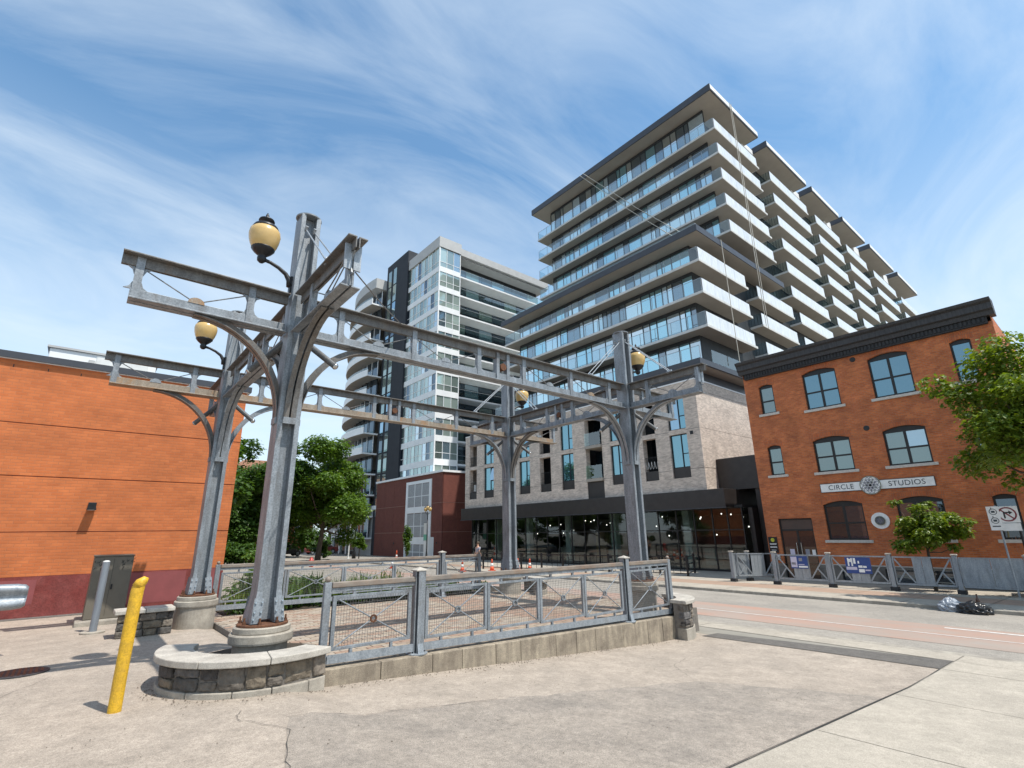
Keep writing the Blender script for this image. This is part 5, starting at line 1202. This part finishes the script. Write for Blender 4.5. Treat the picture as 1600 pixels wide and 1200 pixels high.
A_, B_, C_, D_, E_, F_ = (23.0, 5.7), (22.9, 3.6), (23.2, 1.42), (23.5, -.72), (23.75, -2.75), (23.95, -4.7)
for p, w in ((A_, 'at the open corner of the barrier by the shop glass'), (B_, 'left of the mauve banner before the studio door'), (C_, 'between the two bannered barrier panels'), (D_, 'right of the blue banner with blocky print'), (E_, 'where the braced barrier panel meets the closed sheet panel'), (F_, 'beside the traffic sign pole'), ((24.1, 5.45), 'set back behind the open barrier corner by the shop'), ((25.2, -4.6), 'set back near the brick wall behind the traffic sign')):
    bpost(p, 'square galvanised post '+w)
lab = 'galvanised barrier panel with diagonal braces and a sheet centre before the brick studio building'
Pb = barrier(B_, C_, 'galvanised barrier panel carrying a blue and pale banner before the studio door', 1); Pc = barrier(C_, D_, 'galvanised barrier panel carrying a blue lettered banner right of the studio door', 1)
barrier(D_, E_, 'galvanised barrier panel with open brace bays below the small dense tree', 1); barrier(E_, F_, 'closed sheet galvanised barrier panel beside the tilted rack and sign post', 0)
barrier((23.15, 5.6), (25.7, 4.6), 'galvanised barrier panel turned back toward the building corner', 1); barrier(F_, (26.3, -4.4), 'galvanised barrier panel turned back beside the traffic sign', 0); barrier(A_, (24.1, 5.45), 'short galvanised barrier panel at the shop corner', 0)
def banner(P, u0, u1, z0, z1, side, label, cols_):
    a, b = P(u0, z0), P(u1, z1); t = thing('banner', label, 'banner', P((u0+u1)/2, z0)); d = (P(1, 0)-P(0, 0)).normalized(); nrm = d.cross(V3((0, 0, 1))).normalized()*side; o_ = nrm*.05
    MB().bar(P(u0, (z0+z1)/2)+o_, P(u1, (z0+z1)/2)+o_, .012, z1-z0).build('cloth', BLUEP, t)
    for (a0, a1, c0, c1, mt) in cols_: MB().bar(P(u0+(u1-u0)*a0, z0+(z1-z0)*(c0+c1)/2)+o_*1.2, P(u0+(u1-u0)*a1, z0+(z1-z0)*(c0+c1)/2)+o_*1.2, .0035, (z1-z0)*(c1-c0)).build('print', mt, t)
sd_ = 1 if (Pb(1, 0)-Pb(0, 0)).cross(V3((0, 0, 1))).x < 0 else -1
banner(Pb, .30, .64, .72, 1.24, sd_, 'faded blue and mauve banner tied to the barrier before the studio door', [(.02, .38, .1, .95, PINKP), (.45, .98, .08, .22, SIGNW), (.45, .8, .3, .36, PINKP), (.05, .3, .3, .5, PURP), (.5, .7, .6, .85, PURP)])
banner(Pc, .26, .72, .60, 1.24, sd_, 'blue banner with blocky white print tied to the barrier right of the studio door', [(.10, .16, .45, .95, SIGNW), (.16, .24, .7, .9, SIGNW), (.24, .30, .45, .95, SIGNW), (.33, .42, .6, .95, SIGNW), (.02, .44, .22, .40, PINKP), (.50, .56, .62, .78, SIGNW), (.50, .66, .36, .50, SIGNW), (.68, .82, .36, .48, SIGNW), (.5, .72, .08, .28, SIGNW), (.75, .95, .18, .26, PINKP)])
# leaning rack of spare panels
t = thing('panel_rack', 'stack of tilted galvanised panels leaning behind the traffic sign', 'rack', (24.4, -5.2, gzs(24.4)))
for k in range(6): x = 24.2+k*.09; MB().bar((x, -4.95-.12*k, gzs(24)+.02), (x+.25, -4.8-.12*k, gzs(24)+1.25), .06, .5, (1, .2, 0)).build('panel', GALV if k % 2 else GALVB, t)
# traffic signs
t = thing('traffic_sign', 'white no right turn sign with bicycle tabs on a thin steel pole', 'sign', (23.6, -4.3, gzs(23.6)))
z0 = gzs(23.6); MB().cyl((23.6, -4.3, z0), (23.6, -4.3, 2.35), .03, n=10).build('pole', GALVB, t)
part('exemption_tab', SIGNW, t, 23.55, 23.565, -4.39, -4.05, 1.48, 2.32, bevel=.003); b_ = part('turn_board', SIGNW, t, 23.57, 23.585, -4.88, -4.30, 1.74, 2.31, bevel=.003); part('lower_tab', SIGNW, t, 23.567, 23.582, -4.86, -4.36, 1.46, 1.72)
q = MB(); yc, zc = -4.58, 2.03
for k in range(28): t0, t1 = 2*pi*k/28, 2*pi*(k+1)/28; q.bar((23.566, yc+.23*cos(t0), zc+.23*sin(t0)), (23.566, yc+.23*cos(t1), zc+.23*sin(t1)), .045, .004, (1, 0, 0))
q.bar((23.5655, yc+.16, zc+.16), (23.5655, yc-.16, zc-.16), .045, .003, (1, 0, 0)); q.build('prohibition_ring', M('sign maroon', (.22, .02, .03), (.18, .02, .03), 5, .5), t)
q = MB(); q.bar((23.5645, yc+.08, zc-.14), (23.5645, yc+.08, zc+.06), .045, .003, (1, 0, 0)); q.bar((23.5645, yc+.1, zc+.06), (23.5645, yc-.06, zc+.06), .045, .003, (1, 0, 0)); q.add([(23.564, yc-.05, zc+.13), (23.564, yc-.15, zc+.06), (23.564, yc-.05, zc-.01)], [(0, 1, 2)]); q.build('arrow', BLACKM, t)
q = MB()
for zc2 in (2.13, 1.82):
    for k in range(18): t0, t1 = 2*pi*k/18, 2*pi*(k+1)/18; q.bar((23.546, -4.22+.10*cos(t0), zc2+.10*sin(t0)), (23.546, -4.22+.10*cos(t1), zc2+.10*sin(t1)), .02, .004, (1, 0, 0))
    q.box(23.544, 23.548, -4.27, -4.17, zc2-.035, zc2+.035); q.box(23.544, 23.548, -4.2, -4.17, zc2+.11, zc2+.15)
q.box(23.544, 23.548, -4.33, -4.11, 1.60, 1.64); q.build('bicycle_marks', INKM, t)
t2 = thing('sign_pole', 'dark iron pole standing just behind the traffic sign', 'pole', (24.0, -4.75, gzs(24))); MB().cyl((24.0, -4.75, gzs(24)), (24.0, -4.75, 1.9), .035, n=10).build('shaft', BLACKM, t2); part('base', BLACKM, t2, 23.92, 24.08, -4.83, -4.67, gzs(24)-.01, gzs(24)+.03)
# bin bags
from mathutils import noise as mnoise
def bag(c, s, seed, mat, label):
    b = bmesh.new(); bmesh.ops.create_icosphere(b, subdivisions=5, radius=1); o3 = V3((seed*3.1, seed*1.7, seed))
    for v in b.verts:
        n = v.co.normalized(); a = abs(mnoise.noise(n*2.3+o3)); e = abs(mnoise.noise(n*5.5+o3*2)); k = 1.08-.42*a-.22*e+.10*mnoise.noise(n*1.2+o3)
        z = max(n.z, -.4); knot = max(0, n.z-.86)*5; v.co = V3((c[0]+n.x*s[0]*k, c[1]+n.y*s[1]*k, c[2]+(z+.4)*s[2]*k+knot*s[2]*.35))
    me = bpy.data.meshes.new('bin_bag'); b.to_mesh(me); b.free(); me.materials.append(mat); me.shade_smooth(); o = bpy.data.objects.new('bin_bag', me); COL.objects.link(o); LOC[o.name] = (0, 0, 0); tag(o, label, 'bin bag')
zr_ = gx(18.3)+.004
bag((18.2, -3.95, zr_), (.36, .42, .22), 3, BAGB, 'shiny black bin bag lying at the far kerb'); bag((18.35, -3.4, zr_), (.30, .32, .24), 4, BAGC, 'crumpled clear grey bin bag slumped against the black one at the kerb')
# bottle standing on top of the far kerb behind the bags
t = thing('bottle', 'small brown bottle standing behind the bin bags', 'bottle', (19.2, -3.9, gx(19)+.11)); MB().lathe([(.05, 0), (.05, .2), (.02, .27), (.02, .34)], (19.2, -3.9, gx(19.2)+.106), 12).build('glass', M('brown glass', (.08, .03, .015), None, 5, .2), t, smooth=True); MB().lathe([(.023, .34), (.023, .36)], (19.2, -3.9, gx(19.2)+.106), 10).build('cap', RUST, t)
# cones
def cone(x, y, label, h=.72):
    z = g(x, y)+.02 if x < 18.6 else gzs(x); t = thing('traffic_cone', label, 'traffic cone', (x, y, z), 'orange traffic cones by the shop patio'); part('base', ORANGEP, t, x-.19, x+.19, y-.19, y+.19, z, z+.04, bevel=.01)
    MB().lathe([(.14, .041), (.105, .26)], (x, y, z), 16).build('lower_body', ORANGEP, t, smooth=True); MB().lathe([(.105, .262), (.075, .46)], (x, y, z), 16).build('reflective_band', WHITEPL, t, smooth=True); MB().lathe([(.075, .462), (.035, h-.01), (.02, h)], (x, y, z), 16).build('tip', ORANGEP, t, smooth=True)
for x, y in ((18.1, 21.9), (19.35, 20.3), (21.7, 19.2), (21.6, 20.3)): cone(x, y, 'orange traffic cone with white band before the black patio fence')
cone(16.4, 28.6, 'orange traffic cone standing alone across the plaza railing'); cone(24.0, 42.6, 'red and white cone beside the columnar shrub', .9)
# black patio fence
P0, P1 = V3((20.2, 22.4, 0)), V3((24.6, 9.2, 0)); N = 9
for i in range(N):
    a, b = P0+(P1-P0)*i/N, P0+(P1-P0)*(i+1)/N; a.z, b.z = gzs(a.x), gzs(b.x); t = thing('patio_fence', 'black metal patio fence panel in front of the dark shop glass', 'fence', a, 'black patio fence panels'); m = MB()
    m.bar(a, a+V3((0, 0, 1.12)), .09, .09); m.build('post', BLACKM, t); up = V3((0, 0, 1)); m = MB(); m.bar(a+up*1.02, b+up*1.02, .04, .05); m.bar(a+up*.62, b+up*.62, .03, .03); m.bar(a+up*.14, b+up*.14, .04, .05); m.build('rails', BLACKM, t)
    m = MB()
    for k in range(1, 4): p_ = a+(b-a)*k/4; m.bar(p_+up*.16, p_+up*1.0, .02, .02)
    m.build('pickets', BLACKM, t)
t = thing('patio_fence', 'end panel of the black patio fence returning to the shop glass', 'fence', P1); m = MB(); e = P1+V3((2.2, .9, 0)); up = V3((0, 0, 1)); z_ = gzs(P1.x)
for z in (.14, .62, 1.02): m.bar((P1.x, P1.y, z_+z), (e.x, e.y, z_+z), .04, .045)
m.build('rails', BLACKM, t); MB().bar((P1.x, P1.y, z_), (P1.x, P1.y, z_+1.12), .09, .09).build('post', BLACKM, t); MB().bar((e.x, e.y, z_), (e.x, e.y, z_+1.12), .09, .09).build('post', BLACKM, t)
# patio chairs
def chair(x, y, rz, label):
    z = gzs(x); t = thing('patio_chair', label, 'chair', (x, y, z), 'dark patio chairs on the shop terrace'); c, s = cos(rz), sin(rz); T = lambda u, v, w: (x+u*c-v*s, y+u*s+v*c, z+w)
    m = MB(); m.bar(T(-.2, 0, .45), T(.2, 0, .45), .4, .03); m.build('seat', BLACKM, t); m = MB(); m.tube([T(-.2, .2, .45), T(-.19, .24, .75), T(-.08, .26, .87), T(.08, .26, .87), T(.19, .24, .75), T(.2, .2, .45)], .014, 6); m.bar(T(-.17, .235, .7), T(.17, .235, .7), .02, .2); m.build('backrest', BLACKM, t)
    for u, v in ((-.19, -.18), (.19, -.18), (-.19, .19), (.19, .19)): MB().cyl(T(u, v, .44), T(u*1.15, v*1.15, 0), .012, n=6).build('leg', BLACKM, t)
for x, y, a in ((29.6, 13.2, 1.2), (29.9, 12.4, 1.4), (29.4, 16.5, .4), (30.2, 19.3, 2), (29.2, 22.6, .9), (29.6, 25.6, 2.4), (28.8, 28.0, .2)): chair(x, y, a, 'dark metal patio chair on the terrace behind the black fence')
# street lamp with twin lanterns and banner
t = thing('street_lamp', 'dark green street lamp with clustered lanterns and a white and green banner', 'street lamp', (26.5, 40.8, -.9)); x, y, z = 26.5, 40.8, -.9
MB().lathe([(.16, 0), (.16, .35), (.09, .5), (.065, .9), (.05, 4.9)], (x, y, z), 14).build('post', BLACKM, t, smooth=True); m = MB()
for s in (-1, 1): m.tube([(x, y, z+4.7), (x, y+s*.22, z+4.62), (x, y+s*.42, z+4.75), (x, y+s*.45, z+4.9)], .025, 6)
m.bar((x, y, z+3.75), (x, y+.75, z+3.75), .03, .03); m.bar((x, y, z+1.9), (x, y+.75, z+1.9), .03, .03); m.build('arms', BLACKM, t)
for yy, zz_ in ((y-.45, 4.9), (y+.45, 4.9), (y, 5.05)):
    MB().lathe([(.08, 0), (.17, .12), (.2, .26), (.16, .38), (.1, .42)], (x, yy, z+zz_), 14).build('lantern', LAMPG, t, smooth=True); MB().lathe([(.17, .40), (.1, .48), (.02, .58)], (x, yy, z+zz_), 12).build('lantern_cap', BLACKM, t)
bn = MB().box(x-.012, x+.012, y+.12, y+.72, z+2.55, z+3.72).build('banner', WHITEPL, t); MB().box(x-.0125, x+.0125, y+.12, y+.72, z+1.95, z+2.548).build('banner_foot', GREENP, t)
t = thing('lamp_pole', 'tall slim black lamp pole beside the broad green street tree', 'pole', (22.1, 49, -.8)); MB().lathe([(.22, 0), (.2, .6), (.1, .9), (.085, 6.2), (.05, 8.6)], (22.1, 49, -.8), 12).build('shaft', BLACKM, t, smooth=True); MB().tube([(22.1, 49, 7.6), (21.6, 48.8, 8.0), (20.9, 48.5, 8.0)], .05, 8).build('arm', BLACKM, t); part('lamp_head', BLACKM, t, 20.4, 20.95, 48.35, 48.65, 7.92, 8.05)
t = thing('flag_pole', 'thin white pole left of the tall black lamp pole', 'pole', (21.6, 49.3, -.8)); MB().cyl((21.6, 49.3, -.8), (21.6, 49.3, 2.9), .07, n=10).build('shaft', WHITEPL, t); MB().lathe([(.16, 0), (.14, .1)], (21.6, 49.3, -.8), 12).build('foot', WHITEPL, t)
part_ = thing('utility_cabinet', 'white street cabinet beside the white louvre surround', 'cabinet', (28.2, 43.6, -.95)); part('body', WHITET, part_, 27.9, 28.6, 42.9, 43.9, -.95, 1.35, bevel=.02); part('door_seam', CHARC, part_, 27.895, 27.899, 43.39, 43.41, -.8, 1.25)
# hydrant
t = thing('fire_hydrant', 'red fire hydrant on the walk beyond the planting bed', 'hydrant', (10.3, 28.2, -.35)); zb_ = g(10.3, 28.2)
MB().lathe([(.2, 0), (.2, .06), (.13, .08), (.13, .62), (.17, .64), (.17, .70), (.13, .74), (.08, .85), (.03, .9)], (10.3, 28.2, zb_), 16).build('barrel', REDP, t, smooth=True); MB().cyl((10.3, 27.98, zb_+.48), (10.3, 28.42, zb_+.48), .075, n=10).build('nozzle', REDP, t); MB().cyl((10.1, 28.2, zb_+.44), (10.16, 28.2, zb_+.44), .09, n=10).build('pumper_cap', REDP, t)
# parked cars far off behind the trees
def car(x, y, mat, label):
    z = -.75; t = thing('parked_car', label, 'car', (x, y, z), 'cars parked beyond the trees')
    b = [(-2.2, .3), (-2.2, .75), (-1.7, .86), (-1.2, .9), (-.55, 1.38), (.75, 1.42), (1.5, .95), (2.15, .88), (2.25, .5), (2.2, .3)]; MB().prism(b, lambda u, v, w: (x+u, y+w, z+v), -.85, .85).build('body', mat, t, bevel=.06)
    MB().prism([(-1.02, .93), (-.52, 1.32), (.7, 1.36), (1.28, .97)], lambda u, v, w: (x+u, y+w, z+v), -.862, .862).build('side_windows', GL[1], t)
    for u in (-1.35, 1.4):
        for s in (-1, 1): w = MB().cyl((x+u, y+s*.7, z+.33), (x+u, y+s*.88, z+.33), .33, n=18).build('wheel', BLACKM, t); MB().cyl((x+u, y+s*.881, z+.33), (x+u, y+s*.89, z+.33), .2, n=12).build('rim', GALVB, w)
car(18.5, 62, CHARC, 'dark grey car parked beyond the trees before the low building'); car(24.5, 66.0, MAROON, 'maroon car parked beyond the trees before the low building')
# person by the patio fence
t = thing('person', 'person in a grey shirt and dark trousers walking beside the patio fence', 'person', (20.3, 23.2, gzs(20.3)))
def skinfig(joints, edges, name, mat, parent, root=0):
    me = bpy.data.meshes.new(name); me.from_pydata([j[0] for j in joints], edges, []); o = bpy.data.objects.new(name, me); COL.objects.link(o); o.parent = parent; LOC[o.name] = LOC[parent.name]
    md = o.modifiers.new('skin', 'SKIN'); md.use_smooth_shade = True
    for i, j in enumerate(joints): me.skin_vertices[0].data[i].radius = (j[1], j[1]*j[2] if len(j) > 2 else j[1])
    me.skin_vertices[0].data[root].use_root = True; sb = o.modifiers.new('sub', 'SUBSURF'); sb.levels = sb.render_levels = 1; me.materials.append(mat); return o
J = [((0, 0, .95), .15), ((0, 0, 1.2), .15), ((0, 0, 1.42), .12), ((0, 0, 1.52), .055), ((0, -.01, 1.63), .095), ((0, -.01, 1.72), .08), ((.0, .2, 1.40), .06), ((.03, .27, 1.13), .045), ((-.12, .28, .9), .036), ((-.16, .28, .82), .03), ((0, -.2, 1.40), .06), ((-.05, -.26, 1.13), .045), ((.08, -.27, .9), .036), ((.1, -.27, .82), .03),
     ((0, .1, .88), .10), ((-.08, .1, .48), .065), ((.02, .1, .08), .045), ((-.14, .1, .04), .035), ((0, -.1, .88), .10), ((.1, -.1, .48), .065), ((.24, -.1, .1), .045), ((.1, -.1, .04), .035)]
skinfig(J, [(0, 1), (1, 2), (2, 3), (3, 4), (4, 5), (2, 6), (6, 7), (7, 8), (8, 9), (2, 10), (10, 11), (11, 12), (12, 13), (0, 14), (14, 15), (15, 16), (16, 17), (0, 18), (18, 19), (19, 20), (20, 21)], 'body', SKIN, t)
skinfig([((0, 0, .97), .165), ((0, 0, 1.2), .165), ((0, 0, 1.40), .14), ((0, .2, 1.40), .075), ((.02, .26, 1.2), .06), ((0, -.2, 1.40), .075), ((-.03, -.25, 1.2), .06)], [(0, 1), (1, 2), (2, 3), (3, 4), (2, 5), (5, 6)], 'shirt', GREYSH, t)
skinfig([((0, 0, .97), .16), ((0, .1, .86), .115), ((-.08, .1, .48), .08), ((.02, .1, .1), .062), ((0, -.1, .86), .115), ((.1, -.1, .48), .08), ((.24, -.1, .12), .062)], [(0, 1), (1, 2), (2, 3), (0, 4), (4, 5), (5, 6)], 'trousers', DARKTR, t)
h = MB().lathe([(.095, 1.66), (.105, 1.72), (.09, 1.79), (.05, 1.83), (.01, 1.84)], (.015, -.01, 0), 14); hm = h.mesh('hair', BARK, (0, 0, 0), True); ho = bpy.data.objects.new('hair', hm); COL.objects.link(ho); ho.parent = t

# loose grit and dead leaves gathered on the drive, along the kerb and the seat
r = random.Random(99); m = MB()
for k in range(900):
    u = r.random()
    if u < .45: x = r.uniform(.6, 8.2); y = -.82-abs(r.gauss(0, .12))
    elif u < .6: a = rad(r.uniform(150, 298)); q_ = 1.09+abs(r.gauss(0, .1)); x, y = q_*cos(a), q_*sin(a)
    else: x, y = r.uniform(-4.5, 8.8), r.uniform(-4.9, -.9)
    z = g(x, min(y, -.31))+.012 if y < -.3 else .012; d = r.uniform(.004, .013) if u < .6 else r.uniform(.003, .009); a = r.uniform(0, pi); c_, s_ = cos(a)*d, sin(a)*d
    m.add([(x-c_, y-s_, z), (x+s_, y-c_*.7, z), (x+c_, y+s_, z), (x-s_*.8, y+c_, z), (x, y, z+d*.8)], [(0, 1, 4), (1, 2, 4), (2, 3, 4), (3, 0, 4)])
o = m.build('grit', M('grit', (.16, .125, .09), (.08, .06, .045), 40, .95)); o['kind'] = 'stuff'
